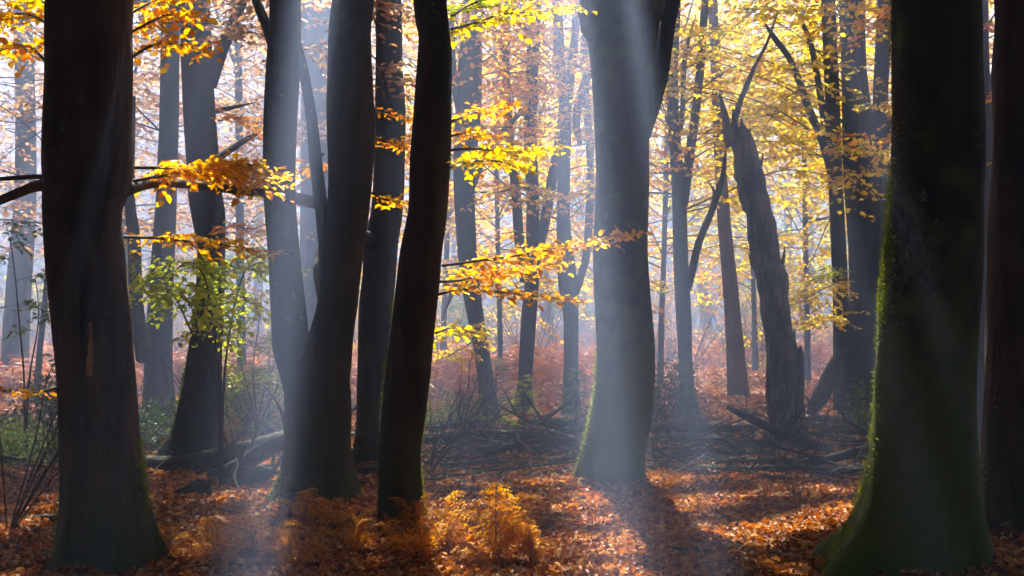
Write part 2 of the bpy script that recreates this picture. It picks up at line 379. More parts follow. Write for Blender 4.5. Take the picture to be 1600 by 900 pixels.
LIT = []
def leafy(T, pts, mat, side=.45, ns=16, leaf=.065, r0=.012, label=None, **kw):
    ns = int(ns * 1.8); leaf *= 1.03; kw.setdefault('updown', .22)
    """one branch with leaves, given as photo points (col, row, distance)"""
    if pts[0][2] < 13: LIT.extend([P(*p) for p in catmull([(*p, 1) for p in pts], 12)[:, :3][::2]])
    s = Spray(); s.branch([P(*p) for p in pts], side=side, ns=ns, leaf=leaf, r0=r0, **kw)
    b = s.tw.build('leafy_branch', M['twig'], T['root'])
    if label: b['label'] = label
    l = MB(); s.leaves(l); l.build('leaves', M[mat], b); return b

def crown_sprays(T, zr, n, L, mat, side=.8, ns=14, leaf=.07, gap=.055, azr=(0, 6.283), simple=False, rise=.12, tilt=.6):
    s = Spray(); r = T['r']
    for k in range(n):
        z = r.uniform(*zr); c, rad = at_z(T, z); az = r.uniform(*azr); ll = L * r.uniform(.5, 1.15)
        dr = np.array([math.cos(az), math.sin(az), 0.]); bend = r.normal(0, .35); slope = r.normal(.12, .28)
        sdv = np.array([-dr[1], dr[0], 0])
        pts = [c + dr * ll * t_ + sdv * bend * ll * t_ * t_ + UP * (ll * (rise * 2.2 * t_ - rise * 2.6 * t_ * t_ + slope * t_) + r.normal(0, .07)) for t_ in (0, .25, .5, .75, 1)]
        s.branch(pts, side=side * ll / L, ns=ns, leaf=leaf, gap=gap, r0=.005 + .0035 * ll, tilt=tilt, r=r, start=.2)
    b = s.tw.build('branches', M['twig'], T['root']); l = MB(); s.leaves(l, simple=simple); l.build('foliage', M[mat], T['root'])

# --- the near trunks
t1 = tree('beech_tree', 'thick brown beech trunk with a pale bark scar, nearest on the left', 8.65,
     [(905, 52, 275), (880, 74, 260), (850, 86, 248), (800, 94, 236), (750, 96, 228), (700, 95, 222), (600, 92, 215), (500, 83, 208), (450, 78, 203), (400, 74, 197), (330, 70, 192), (280, 70, 206), (255, 70, 210), (200, 70, 207), (100, 73, 207), (0, 75, 207)],
     'beech_brown', H=15, segs=96, step=.035, flute=.20, fh=.30, amp=.03, amp2=.0035, limbs=[
        [(190, 296, 28, 0), (240, 286, 16, .5), (300, 288, 15, 1.2), (370, 296, 16, 2.2), (430, 302, 19, 3.4), (500, 318, 20, 4.2), (560, 322, 15, 5)],
        [(95, 290, 26, 0), (60, 290, 18, .2), (20, 305, 15, .4), (-40, 330, 14, .6)], [(95, 280, 14, 0), (60, 276, 8, .3), (10, 279, 7, .6), (-40, 284, 6, .8)]])
def patch(T, name, px, py0, py1, wpx, mat, d):
    rr = np.random.default_rng(7); m = MB(); rows = 40; v = []
    for i_ in range(rows):
        f_ = i_ / (rows - 1); z = P(0, py0 + (py1 - py0) * f_, d)[2]; c, rad = at_z(T, z)
        X0 = (px + 1.5 * math.sin(f_ * 5) - 800) * d / F; hw = wpx / 2 * d / F * (.25 + .75 * f_ ** .7) * rr.uniform(.55, 1.2)
        for j_ in range(7):
            x_ = X0 + hw * (j_ / 3 - 1); dx = np.clip((x_ - c[0]) / rad, -.98, .98); v.append([x_, c[1] - rad * 1.045 * math.sqrt(1 - dx * dx) - .004 * math.sin(math.pi * j_ / 6), z])
    i_, j_ = np.meshgrid(np.arange(rows - 1), np.arange(6), indexing='ij'); a_ = (i_ * 7 + j_).ravel(); m.add(v, np.stack([a_, a_ + 1, a_ + 8, a_ + 7], 1)); o = m.build(name, M[mat], T['root']); return o
patch(t1, 'bark_scar', 156, 503, 585, 13, 'scar', 8.6)['label'] = 'pale strip of torn bark'
t2 = tree('beech_tree', 'twin-stemmed beech, pale hazy left stem and darker right stem', 11.65,
     [(797, 410, 580), (780, 424, 568), (755, 436, 558), (700, 446, 547), (650, 446, 548), (600, 447, 548), (560, 470, 551), (520, 484, 554), (470, 497, 560), (400, 508, 568), (300, 512, 580), (200, 510, 586), (100, 512, 581), (0, 520, 584)],
     'beech', H=15, segs=72, step=.045, flute=.06, fh=.5, amp=.035, amp2=.003, nroot=6, topdx=.24, limbs=[
        [(480, 640, 60, 0), (464, 580, 58, 0), (455, 540, 60, 0), (452, 500, 57, 0), (444, 400, 51, 0), (437, 300, 50, 0), (438, 200, 53, 0), (443, 100, 53, 0), (446, 0, 49, 0), (440, -300, 44, .3), (400, -800, 34, .6), (340, -1500, 18, .8)],
        [(516, 470, 32, .05), (510, 400, 24, .1), (503, 330, 21, .1), (494, 260, 20, .1), (486, 180, 18, .05), (474, 110, 16, 0), (462, 60, 14, 0)],
        [(432, 90, 18, 0), (418, 45, 16, .3), (402, 5, 15, .6), (380, -60, 12, 1)],
        [(505, 480, 14, .2), (494, 420, 10, .8), (500, 380, 9, 1.4)]])
t3 = tree('beech_tree', 'slender black leaning beech trunk in front of the centre', 10.45,
     [(835, 590, 676), (800, 592, 664), (760, 592, 660), (700, 592, 658), (600, 600, 671), (500, 612, 680), (400, 623, 690), (330, 636, 698), (230, 641, 704), (150, 648, 706), (90, 651, 707), (50, 652, 703), (0, 645, 698)],
     'beech', H=14, segs=72, step=.035, flute=.18, fh=.2, amp=.035, amp2=.003)
t4 = tree('beech_tree', 'broad smooth grey-green beech with a light beam across it, centre right', 12.95,
     [(768, 893, 1016), (755, 898, 1013), (700, 912, 1009), (650, 924, 1018), (600, 931, 1021), (555, 932, 1022), (500, 930, 1018), (400, 926, 1011), (300, 930, 1014), (200, 928, 1015), (100, 922, 1022), (40, 915, 1030), (0, 910, 1038)],
     'mossy', H=16, segs=72, step=.045, flute=.12, amp=.02, amp2=.002, nroot=5, topdx=.32, topr=.42, limbs=[
        [(985, 240, 40, 0), (1012, 180, 30, 0), (1030, 120, 27, .1), (1040, 60, 25, .2), (1052, 0, 24, .3), (1090, -150, 20, .5)]])
t5 = tree('beech_tree', 'massive dark beech with a mossy green edge, nearest on the right', 8.6,
     [(908, 1268, 1562), (885, 1288, 1550), (850, 1312, 1540), (800, 1334, 1530), (760, 1346, 1526), (700, 1358, 1522), (600, 1367, 1520), (500, 1375, 1527), (400, 1385, 1531), (300, 1392, 1533), (200, 1394, 1534), (100, 1393, 1530), (0, 1393, 1528)],
     'mossy', H=16, segs=110, step=.035, flute=.22, fh=.3, amp=.022, amp2=.004, nroot=5)
t6 = tree('beech_tree', 'brown furrowed trunk cut by the right edge of the picture', 9.8,
     [(858, 1526, 1690), (830, 1530, 1680), (800, 1532, 1672), (700, 1534, 1664), (600, 1538, 1662), (400, 1543, 1662), (300, 1550, 1664), (200, 1553, 1664), (100, 1553, 1660), (0, 1556, 1660)],
     'beech_brown', H=14, segs=60, step=.04, flute=.14, amp=.03, amp2=.004)
# --- the second rank
t7 = tree('beech_tree', 'shaded trunk standing behind and between the twin stem and the black trunk', 15.4,
     [(720, 548, 612), (690, 556, 604), (600, 559, 606), (500, 561, 612), (420, 568, 620), (375, 566, 624), (330, 580, 630), (200, 586, 634), (100, 587, 630), (0, 587, 628)], 'mid', H=15, segs=40, step=.06, amp=.05,
     limbs=[[(585, 380, 24, 0), (572, 368, 18, -.3), (560, 362, 12, -.6)], [(600, 220, 22, 0), (560, 130, 12, .5), (520, 60, 9, 1)]])
t8 = tree('beech_tree', 'mossy trunk with flared foot behind the leafy green sapling', 15.8,
     [(713, 255, 352), (690, 268, 344), (640, 280, 344), (600, 288, 345), (500, 302, 350), (400, 309, 352), (340, 300, 352), (300, 294, 346), (200, 288, 338), (100, 284, 332), (0, 280, 326)], 'mid', H=15, segs=40, step=.06, amp=.05,
     limbs=[[(325, 130, 30, 0), (345, 80, 22, .2), (365, 35, 18, .4), (388, -20, 15, .6)], [(300, 180, 16, 0), (345, 172, 9, .3), (400, 160, 7, .6)], [(320, 260, 14, 0), (390, 215, 8, .6), (420, 200, 6, .9)]])
t9 = tree('beech_tree', 'wide hazy trunk right beside the thick scarred trunk', 20,
     [(668, 212, 282), (640, 220, 272), (550, 226, 268), (450, 232, 270), (300, 244, 276), (150, 250, 280), (0, 252, 280)], 'mid', H=15, segs=28,
     limbs=[[(225, 560, 26, -.5), (212, 470, 24, -1), (210, 380, 20, -1.5), (202, 300, 18, -1.8), (205, 150, 14, -2)]])
t10 = tree('beech_tree', 'pale misty trunk at the left edge of the picture', 30,
     [(615, -5, 50), (560, 2, 44), (450, 10, 48), (300, 22, 56), (150, 24, 54), (0, 20, 48)], 'mid', H=16, segs=24)
t11 = tree('beech_tree', 'curved trunk leaning left just right of the black trunk', 22,
     [(648, 744, 784), (620, 748, 777), (560, 742, 766), (500, 731, 756), (450, 722, 750), (400, 715, 745), (300, 708, 741), (200, 710, 742), (100, 716, 742), (0, 724, 744)], 'mid', H=15, segs=28,
     limbs=[[(734, 250, 20, 0), (745, 170, 15, .1), (746, 80, 14, .2), (750, -40, 12, .3)], [(728, 310, 16, 0), (760, 240, 11, .4), (800, 190, 9, .8), (850, 140, 7, 1.2)],
            [(722, 190, 15, 0), (708, 110, 12, 0), (704, 30, 11, 0)], [(722, 420, 10, 0), (705, 460, 8, -.4), (690, 500, 6, -.8)]])
t12 = tree('beech_tree', 'slim beech dividing into three upright stems, left of the broad grey-green trunk', 23.5,
     [(636, 800, 834), (600, 808, 832), (500, 814, 838), (430, 820, 842), (300, 822, 842), (200, 818, 838), (100, 822, 842), (0, 826, 846)], 'mid', H=15, segs=24,
     limbs=[[(822, 440, 18, 0), (812, 380, 16, .1), (806, 300, 15, .2), (797, 220, 14, .2), (791, 120, 13, .2), (790, 20, 12, .3)],
            [(832, 420, 20, 0), (848, 360, 17, .1), (861, 290, 16, .1), (876, 200, 14, .2), (884, 120, 12, .2)]])
t13 = tree('beech_tree', 'slim forked beech standing directly left of the broad grey-green trunk', 23,
     [(645, 876, 908), (600, 880, 904), (500, 880, 904), (440, 872, 902), (350, 870, 892), (250, 872, 892), (180, 875, 893), (100, 866, 884), (0, 862, 878)], 'mid', H=15, segs=24,
     limbs=[[(884, 190, 14, 0), (890, 130, 14, .1), (898, 60, 13, .1), (902, 0, 12, .1)], [(892, 470, 16, 0), (908, 430, 13, .3), (918, 380, 13, .4), (922, 250, 12, .4), (914, 120, 12, .4), (912, 0, 11, .4)],
            [(906, 225, 8, .2), (900, 185, 13, -.4), (912, 135, 13, -.6), (922, 110, 12, -.7)]])
t14 = tree('beech_tree', 'slim grey beech with two upright stems, right of the broad grey-green trunk', 22.5,
     [(648, 1058, 1092), (620, 1062, 1086), (560, 1060, 1082), (500, 1057, 1081), (400, 1052, 1076), (300, 1050, 1072), (200, 1044, 1062), (100, 1040, 1060), (0, 1038, 1064)], 'mid', H=15, segs=24,
     limbs=[[(1066, 320, 18, 0), (1078, 240, 15, .1), (1086, 180, 14, .1), (1093, 120, 13, .1), (1102, 0, 12, .2), (1108, -80, 10, .3)],
            [(1058, 220, 10, 0), (1066, 180, 8, .1), (1070, 90, 8, .1), (1088, 20, 7, .2)],
            [(1075, 450, 13, 0), (1092, 380, 12, -.8), (1112, 330, 11, -1.6), (1128, 280, 9, -2.4), (1136, 220, 8, -3)],
            [(1110, 332, 6, -1.6), (1116, 300, 5, -1.7), (1106, 284, 4, -1.8)]])
t18 = tree('beech_tree', 'dark clump of upright beech stems beside the massive right trunk', 21.6,
     [(655, 1312, 1372), (620, 1322, 1368), (500, 1326, 1371), (400, 1326, 1372), (300, 1320, 1372), (200, 1318, 1366), (100, 1316, 1354), (0, 1312, 1352)], 'mid', H=16, segs=32, amp=.05,
     limbs=[[(1316, 640, 30, -.1), (1314, 560, 26, -.1), (1313, 450, 25, -.2), (1306, 300, 23, -.3), (1300, 150, 23, -.3), (1294, 0, 22, -.3), (1288, -200, 16, -.3)],
            [(1360, 330, 34, 0), (1374, 260, 28, .1), (1376, 150, 24, .2), (1382, 0, 24, .3), (1385, -200, 16, .3)],
            [(1304, 290, 16, -.3), (1288, 230, 13, -.5), (1262, 165, 12, -.8), (1238, 100, 10, -1), (1212, 62, 9, -1.2), (1190, 30, 6, -1.4)],
            [(1300, 250, 14, -.3), (1288, 190, 12, -.4), (1277, 120, 10, -.5), (1264, 60, 9, -.6), (1240, 10, 8, -.6)],
            [(1352, 500, 26, -.1), (1368, 420, 24, -.2), (1388, 300, 20, -.6), (1380, 240, 16, -.8), (1396, 180, 14, -1)]])
t19 = tree('beech_tree', 'narrow grey trunk glimpsed between the two large right-hand trunks', 18,
     [(700, 1522, 1556), (600, 1526, 1548), (450, 1522, 1544), (300, 1531, 1549), (200, 1536, 1552), (100, 1530, 1546), (0, 1528, 1544)], 'mid', H=13, segs=20,
     limbs=[[(1540, 200, 12, 0), (1556, 90, 8, .2), (1566, 20, 7, .4)]])
t20 = tree('beech_tree', 'broad bluish trunk in the light beam between the twin stems', 26,
     [(640, 460, 512), (500, 466, 510), (300, 468, 512), (150, 470, 513), (0, 472, 514)], 'mid', H=16, segs=24)
# --- thin poles and far trunks
poles = [
 ('young_beech', 'thin beech pole against the bright gap left of the twin stems', 27, 378, 618, 14, -6), ('young_beech', 'thin leaning pole near the left edge among bare twigs', 24, 58, 640, 10, 40),
 ('young_beech', 'slender pole just left of the leafy green sapling', 29, 192, 600, 14, 10),
 ('young_beech', 'slim pole with yellow foliage between the forked snag and the dark clump', 31, 1262, 598, 9, -8), ('young_beech', 'slim pole hidden in yellow foliage right of the dark clump', 28, 1392, 610, 12, 18),
 ('young_beech', 'thin pole between the black trunk and the curved trunk', 34, 692, 590, 9, 16), ('young_beech', 'thin pole among golden leaves, left of the three upright stems', 32, 782, 594, 8, -10),
 ('young_beech', 'slim pole showing pale between the slim forked beech and the broad grey-green trunk', 33, 938, 592, 9, -20), ('young_beech', 'thin pole with yellow foliage behind the two-stemmed grey beech', 30, 1032, 600, 9, 14),
 ('young_beech', 'thin pole at the far right behind the furrowed trunk', 26, 1585, 620, 12, -10), ('young_beech', 'very thin pole immediately left of the dead snag', 36, 1180, 580, 8, -14),
 ('young_beech', 'slight pole seen through the haze above the mossy log', 35, 430, 584, 9, 6)]
PT = []
for nm, lb, d, px, py, wd, ln in poles:
    e = [(py, px - wd * .65, px + wd * .65), (py - 90, px - wd / 2 + ln * .1, px + wd / 2 + ln * .1), (py - 260, px - wd * .46 + ln * .5, px + wd * .46 + ln * .5), (0, px - wd * .4 + ln, px + wd * .4 + ln)]
    PT.append(tree(nm, lb, d, e, 'mid', H=14, segs=10, flute=.1, step=.3, group='thin beech poles in the haze'))
pines = [('reddish-brown straight pine trunk immediately left of the snag', 27, [(612, 1136, 1172), (540, 1134, 1162), (450, 1129, 1153), (350, 1121, 1142), (250, 1116, 1135), (100, 1110, 1127), (0, 1106, 1121)]),
 ('faint leaning pine trunk right of the two-stemmed grey beech', 62, [(530, 1093, 1113), (500, 1094, 1112), (400, 1085, 1099), (300, 1078, 1090), (0, 1060, 1070)]),
 ('pale pinkish pine trunk between the three upright stems and the slim forked beech', 60, [(540, 846, 868), (450, 842, 860), (300, 838, 852), (0, 832, 844)]),
 ('faint bluish pine trunk just left of the broad grey-green trunk', 66, [(532, 902, 920), (450, 902, 917), (300, 899, 912), (0, 896, 907)]),
 ('distant pine trunk right of the snag, under the yellow leaves', 68, [(530, 1230, 1246), (450, 1228, 1241), (300, 1224, 1236), (0, 1218, 1228)]),
 ('distant pine trunk close left of the dark clump of stems', 72, [(526, 1262, 1278), (450, 1262, 1274), (300, 1260, 1270), (0, 1256, 1265)]),
 ('bluish pine trunk immediately right of the broad grey-green trunk', 70, [(528, 1040, 1056), (450, 1041, 1054), (300, 1040, 1051), (0, 1037, 1046)])]
for lb, d, e in pines: PT.append(tree('pine_tree', lb, d, e, 'pine', H=18, segs=14, flute=.08, step=.5, group='pine trunks standing back in the haze'))

# --- broken snag
sn = thing('dead_tree', 'bare broken snag leaning left with cracked grey wood and pointed top', 'dead tree', (*P(1228, 684, 18)[:2], gz(*P(1228, 684, 18)[:2])))
m = MB()
pp = edges(18, [(690, 1190, 1262), (660, 1197, 1256), (600, 1199, 1252), (545, 1198, 1244), (500, 1193, 1234), (450, 1184, 1230), (400, 1173, 1220), (350, 1165, 1212), (300, 1152, 1200), (260, 1145, 1190), (220, 1137, 1178), (200, 1134, 1168)])
pp = [[pp[0][0], pp[0][1], pp[0][2] - .4, pp[0][3] * 1.1]] + pp
rs = np.random.default_rng(4); pq = catmull(pp, .16); pq[2:-3, 3] *= rs.uniform(.94, 1.07, len(pq) - 5); pq[2:-2, 0] += rs.normal(0, .006, len(pq) - 4)
tube(m, pq, segs=110, step=.02, amp=.07, groove=.34, amp2=.012, seed=41, flute=.12, zbase=0)
m.build('trunk', M['dead'], sn)
m = MB(); tube(m, [[*P(1243, 690, 17.95), .085], [*P(1246, 640, 17.95), .085], [*P(1248, 590, 17.95), .08], [*P(1250, 556, 17.95), .055], [*P(1251, 540, 17.95), .012]], segs=32, step=.03, amp=.12, groove=.3, amp2=.008, seed=5)
m.build('broken_slab', M['dead'], sn)
for (a0, b0, a1, b1, w0) in [(1141, 225, 1123, 140, 17), (1150, 225, 1144, 168, 16), (1160, 225, 1158, 182, 14), (1166, 235, 1172, 200, 12), (1140, 230, 1131, 176, 10), (1186, 268, 1192, 236, 7), (1222, 412, 1226, 384, 7), (1176, 420, 1168, 392, 6), (1236, 540, 1242, 512, 9), (1214, 395, 1204, 355, 8)]:
    m = MB(); tube(m, [[*P(a0, b0, 17.95), w0 / 2 * 18 / F], [*P((a0 + a1) / 2 + 1, (b0 + b1) / 2, 17.93), w0 * .35 * 18 / F], [*P(a1, b1, 17.9), .003]], segs=6, step=.05, amp=.15, seed=a0); m.build('splinter', M['dead'], sn)
m = MB(); tube(m, [[*P(1146, 225, 18), .05], [*P(1150, 180, 18.1), .04], [*P(1168, 130, 18.3), .034], [*P(1185, 92, 18.5), .026], [*P(1198, 68, 18.6), .02], [*P(1215, 20, 18.8), .012]], segs=8, step=.08, amp=.08, seed=8)
m.build('limb', M['dead'], sn)

# ------------------------------------------------------------------ tufts of moss on the bark
def moss(T, dr, thr, z0, z1, n, seed=1, ln=.014):
    rr = np.random.default_rng(seed); me = T['trunk'].data; k = len(me.vertices)
    co = np.empty(k * 3, np.float32); me.vertices.foreach_get('co', co); co = co.reshape(-1, 3).astype(float) + np.array(T['root'].location)
    nn = np.empty(k * 3, np.float32); me.vertices.foreach_get('normal', nn); nn = nn.reshape(-1, 3).astype(float)
    dr = np.array(dr) / np.linalg.norm(dr); ok = np.where((nn @ dr > thr) & (co[:, 2] > z0) & (co[:, 2] < z1))[0]
    if not len(ok): return
    pat = wave(co[ok] * [1, 1, .6], seed + 90, 7, 3); pr = np.clip(.35 + pat, .03, 1.2) * np.clip((nn[ok] @ dr - thr) / (1 - thr), 0, 1) ** 1.5 * np.clip((z1 - co[ok, 2]) / (z1 - z0) * 3, 0.02, 1); pr /= pr.sum()
    i_ = rr.choice(ok, n, p=pr); c = co[i_] + rr.normal(0, .012, (n, 3)) - nn[i_] * (.003)
    l_ = ln * rr.uniform(.5, 1.4, n); m = MB(); leaf_mesh(m, c, nn[i_] + rr.normal(0, .55, (n, 3)) + UP * .3, rr.normal(size=(n, 3)), l_, l_ * .5, simple=True)
    m.build('moss', M['moss'], T['root'])
moss(t5, (-1, .35, 0), .55, 0, 3.9, 30000, 1); moss(t4, (-1, .2, 0), .5, 0, 1.3, 9000, 2); moss(t1, (1, .5, 0), .6, 0, .9, 2200, 3)
moss(t3, (1, .6, 0), .7, 0, 1.2, 2000, 4); moss(t3, (-1, .7, 0), .75, .4, 1.9, 2000, 5); moss(t1, (-1, .4, 0), .6, 0, .6, 2000, 6)
moss(t6, (-1, .1, 0), .4, 0, .7, 4000, 7); moss(t8, (-1, .2, 0), .5, 0, 1.2, 5000, 8); moss(t2, (-.4, -1, 0), .3, 0, .35, 1500, 9)

# ------------------------------------------------------------------ leafy branches that show one by one
leafy(t1, [(205, 283, 8.75), (260, 274, 9.0), (320, 268, 9.2), (380, 278, 9.5), (420, 285, 9.8)], 'gold', side=.42, ns=26, leaf=.068, droop=.2)
leafy(t1, [(206, 262, 8.75), (250, 262, 8.9), (300, 262, 9.1), (350, 252, 9.3), (410, 262, 9.6)], 'gold', side=.36, ns=22, leaf=.066, droop=.2)
leafy(t1, [(330, 290, 10.2), (370, 268, 10.1), (400, 270, 10.3)], 'gold', side=.3, ns=14)
leafy(t1, [(192, 370, 8.7), (240, 372, 9.1), (300, 378, 9.6), (360, 385, 10.2), (420, 398, 11)], 'gold', side=.32, ns=24, leaf=.06, droop=.15)
leafy(t1, [(206, 90, 8.7), (235, 72, 8.8), (265, 68, 8.9), (300, 74, 9.1), (318, 84, 9.2)], 'gold', side=.26, ns=16, leaf=.062)
leafy(t1, [(206, 50, 8.7), (240, 32, 8.8), (275, 20, 9.0), (305, 28, 9.1)], 'gold', side=.28, ns=14)
leafy(t1, [(206, 20, 8.7), (235, 4, 8.9), (270, -6, 9), (300, -4, 9.2)], 'gold', side=.28, ns=14)
leafy(t1, [(78, 40, 8.7), (50, 24, 8.8), (15, 22, 9), (-30, 30, 9.2)], 'gold', side=.34, ns=16)
leafy(t1, [(76, 100, 8.7), (45, 72, 8.9), (10, 76, 9.1), (-30, 90, 9.3)], 'gold', side=.32, ns=18)
leafy(t1, [(80, 10, 8.7), (50, -4, 8.9), (10, -10, 9.2)], 'yellow', side=.3, ns=12)
leafy(t1, [(92, 605, 8.75), (65, 612, 9), (30, 612, 9.4), (-10, 610, 9.8)], 'orange', side=.16, ns=12, leaf=.05)
leafy(t8, [(340, 190, 15.8), (372, 184, 15.6), (410, 205, 15.5)], 'orange', side=.4, ns=14)
leafy(t8, [(330, 370, 15.8), (370, 352, 15.4), (415, 392, 15)], 'orange', side=.4, ns=14)
leafy(t2, [(505, 240, 11.9), (490, 262, 12.2), (470, 270, 12.5), (460, 262, 12.6)], 'orange', side=.22, ns=10, leaf=.055)
leafy(t2, [(578, 300, 11.6), (600, 312, 11.7), (625, 316, 11.9), (650, 320, 12)], 'gold', side=.2, ns=12)
leafy(t2, [(584, 215, 11.8), (605, 222, 12), (640, 226, 12.2)], 'orange', side=.24, ns=10)
leafy(t2, [(583, 170, 11.8), (610, 178, 12.2), (650, 190, 12.4)], 'orange', side=.2, ns=9, leaf=.055)
# the long branches reaching right from the black trunk
leafy(t3, [(690, 415, 10.45), (730, 410, 10.5), (790, 402, 10.7), (850, 392, 10.9), (910, 380, 11.1), (960, 370, 11.2), (996, 363, 11.2)], 'gold', side=.30, ns=40, leaf=.062, gap=.03)
leafy(t3, [(688, 440, 10.45), (720, 438, 10.6), (770, 425, 10.9), (830, 418, 11.3), (880, 410, 11.6)], 'gold', side=.38, ns=28, leaf=.062)
leafy(t3, [(685, 460, 10.4), (720, 452, 10.2), (770, 455, 10.1), (830, 462, 10.1), (905, 468, 10.2)], 'gold', side=.22, ns=26, leaf=.06)
leafy(t3, [(704, 235, 10.45), (740, 232, 10.6), (790, 238, 10.9), (830, 236, 11.1), (862, 232, 11.3)], 'yellow', side=.34, ns=24, leaf=.066)
leafy(t3, [(702, 262, 10.45), (735, 252, 10.3), (780, 252, 10.2), (828, 262, 10.2)], 'yellow', side=.28, ns=18, leaf=.064)
leafy(t3, [(706, 190, 10.45), (735, 178, 10.8), (765, 168, 11.2), (800, 165, 11.4)], 'orange', side=.26, ns=14)
leafy(t3, [(705, 212, 10.45), (730, 208, 10.7), (775, 212, 10.9)], 'gold', side=.22, ns=12)
leafy(t3, [(706, 45, 10.45), (735, 38, 10.8), (790, 22, 11.2), (850, 18, 11.5), (905, 12, 12)], 'yellow', side=.30, ns=22)
leafy(t3, [(706, 25, 10.45), (740, 5, 10.9), (790, -8, 11.1), (850, -12, 11.3)], 'lime', side=.30, ns=16)
leafy(t3, [(681, 520, 10.45), (710, 512, 11.2), (740, 520, 12.2)], 'yellow', side=.3, ns=10)
leafy(t11, [(745, 500, 22), (715, 520, 20.5), (690, 515, 19.5)], 'yellow', side=.7, ns=16, leaf=.07)
leafy(t11, [(745, 530, 22), (710, 552, 21), (690, 560, 20)], 'yellow', side=.6, ns=14, leaf=.07)
leafy(t11, [(735, 190, 22), (780, 210, 21.5), (830, 235, 21)], 'gold', side=.7, ns=16, leaf=.07)
leafy(t18, [(1316, 440, 21.4), (1290, 450, 20.8), (1255, 470, 20.3), (1232, 478, 20)], 'yellow', side=.6, ns=26, leaf=.068)
leafy(t18, [(1316, 490, 21.4), (1290, 498, 20.8), (1255, 505, 20.3)], 'yellow', side=.55, ns=22, leaf=.068)
leafy(t18, [(1316, 420, 21.4), (1300, 425, 21), (1275, 435, 20.6)], 'lime', side=.4, ns=14, leaf=.068)
leafy(t19, [(1545, 160, 18), (1575, 140, 17), (1600, 110, 16.5)], 'gold', side=.5, ns=14)
leafy(t19, [(1545, 60, 18), (1570, 45, 17.5), (1600, 20, 17)], 'orange', side=.5, ns=14)

# foliage layers of the second rank and poles
for T, zr, n, L, mt, az in [(t8, (4.2, 8), 7, 2.4, 'dull', (0, 6.28)), (t9, (3.4, 8), 14, 2.6, 'dull', (0, 6.28)), (t7, (3.6, 8), 12, 2.4, 'dull', (0, 6.28)), (t10, (2.5, 9), 16, 3.4, 'dull', (0, 6.28)),
        (t11, (3.3, 8), 12, 3.0, 'gold', (0, 6.28)), (t12, (3.0, 8.5), 14, 3.0, 'gold', (0, 6.28)), (t13, (3.0, 8.5), 14, 3.0, 'gold', (0, 6.28)), (t14, (3.0, 8.5), 22, 3.2, 'yellow', (0, 6.28)),
        (t18, (3.6, 8.5), 28, 3.6, 'yellow', (1.2, 5.0)), (t20, (3.2, 8.5), 16, 3.2, 'dull', (0, 6.28)), (t19, (3, 7), 12, 2.6, 'gold', (0, 6.28))]:
    crown_sprays(T, zr, int(n * (3.0 if mt in ('gold', 'yellow') else 2.0)), L, mt, azr=az, leaf=.10, ns=17)
pm = ['dull', 'dull', 'dull', 'yellow', 'yellow', 'gold', 'yellow', 'gold', 'yellow', 'orange', 'yellow', 'dull'] 
for T, mt in zip(PT[:12], pm):
    crown_sprays(T, (2.0 if mt != 'dull' else 2.8, 10.5), 50 if mt == 'dull' else 84, 3.4, mt, side=1.0, ns=18, leaf=.125, gap=.075, simple=True)
for T in PT[12:]:
    crown_sprays(T, (6 if T['d'] > 40 else 9, 18), 34, 4.0, 'dull' if T['x'] < 3 else 'gold', side=1.3, ns=12, leaf=.16, gap=.16, simple=True)

# ------------------------------------------------------------------ high crowns: leaves placed to shade the ground, gaps shaped to let beams in
ct = np.array([S[0] / S[2], S[1] / S[2]])
gc = -ct * CAMZ                                     # where the sun ray through the eye meets the ground
def ang(px, d): return ((px - 800) * d / F - gc[0]) / (d - gc[1])
beams = [(ang(345, 11.6), ang(475, 11.6), .2, 11.4), (ang(895, 12.9), ang(1022, 12.9), .2, 12.6), (ang(1075, 12.0), ang(1135, 12.0), 1.5, 12.3), (ang(150, 11.0), ang(175, 11.0), 3, 8)]
spots = [(P(385, 880, 9.3), .62), (P(760, 870, 9.6), .6), (P(1150, 895, 8.9), .26), (P(560, 860, 9.6), .16), (P(300, 800, 11.2), .3), (P(1000, 850, 9.9), .2), (P(60, 820, 10.8), .25), (P(1290, 800, 11.2), .28), (P(880, 800, 11.4), .2)]
rimx = P(1385, 500, 8.6)[0]
n1, n2 = 620000, 620000
nc = n1 + n2
zz = R.uniform(7.2, 13.5, nc); vx = np.r_[R.uniform(-13, 13, n1), R.uniform(-32, 32, n2)]; vy = np.r_[R.uniform(-13, 13.6, n1), R.uniform(-16, 66, n2)]
G = np.stack([vx, vy], 1); cx = vx + ct[0] * zz; cyy = vy + ct[1] * zz
g3 = np.stack([vx, vy, np.zeros(nc)], 1)
cl = wave(g3, 91, .9, 3)
near = (vy < 13.2) & (vy > -13) & (np.abs(vx) < 13)
first = np.arange(nc) < n1
edge = wave(g3, 23, 1.6, 2) * .8
keep = np.where(first, vy < 13.4 + edge, ~near & (cl > np.where(vy > 17, .20, .08)))
A = (vx - gc[0]) / np.maximum(vy - gc[1], .05)
hole = np.zeros(nc, bool)
u01 = R.uniform(size=nc)
for a0, a1, v0, v1 in beams:
    w_ = a1 - a0; dA = np.abs(A - (a0 + a1) / 2) / w_            # thin leaf cover at the rim of each gap, a few leaves inside it
    hole |= (u01 < np.clip((.78 - dA) / .50, 0, .985) ** .5) & (vy > v0) & (vy < v1) & (wave(g3 * [1, .35, 1], 55, 5.0, 2) < .75)
for p, rad in spots: hole |= np.hypot(vx - p[0], vy - p[1]) < rad
LIT.extend([P(a_, b_, 12.7) for a_ in range(240, 420, 35) for b_ in range(400, 590, 45)])
hole |= (np.abs(vx - rimx + .05) < .11) & (vy > 5.4) & (vy < 8.7)
for k, p in enumerate(LIT):
    if k % 7 < 6: hole |= np.hypot(vx - (p[0] - ct[0] * p[2]), vy - (p[1] - ct[1] * p[2])) < (.14 + .05 * (k % 3))
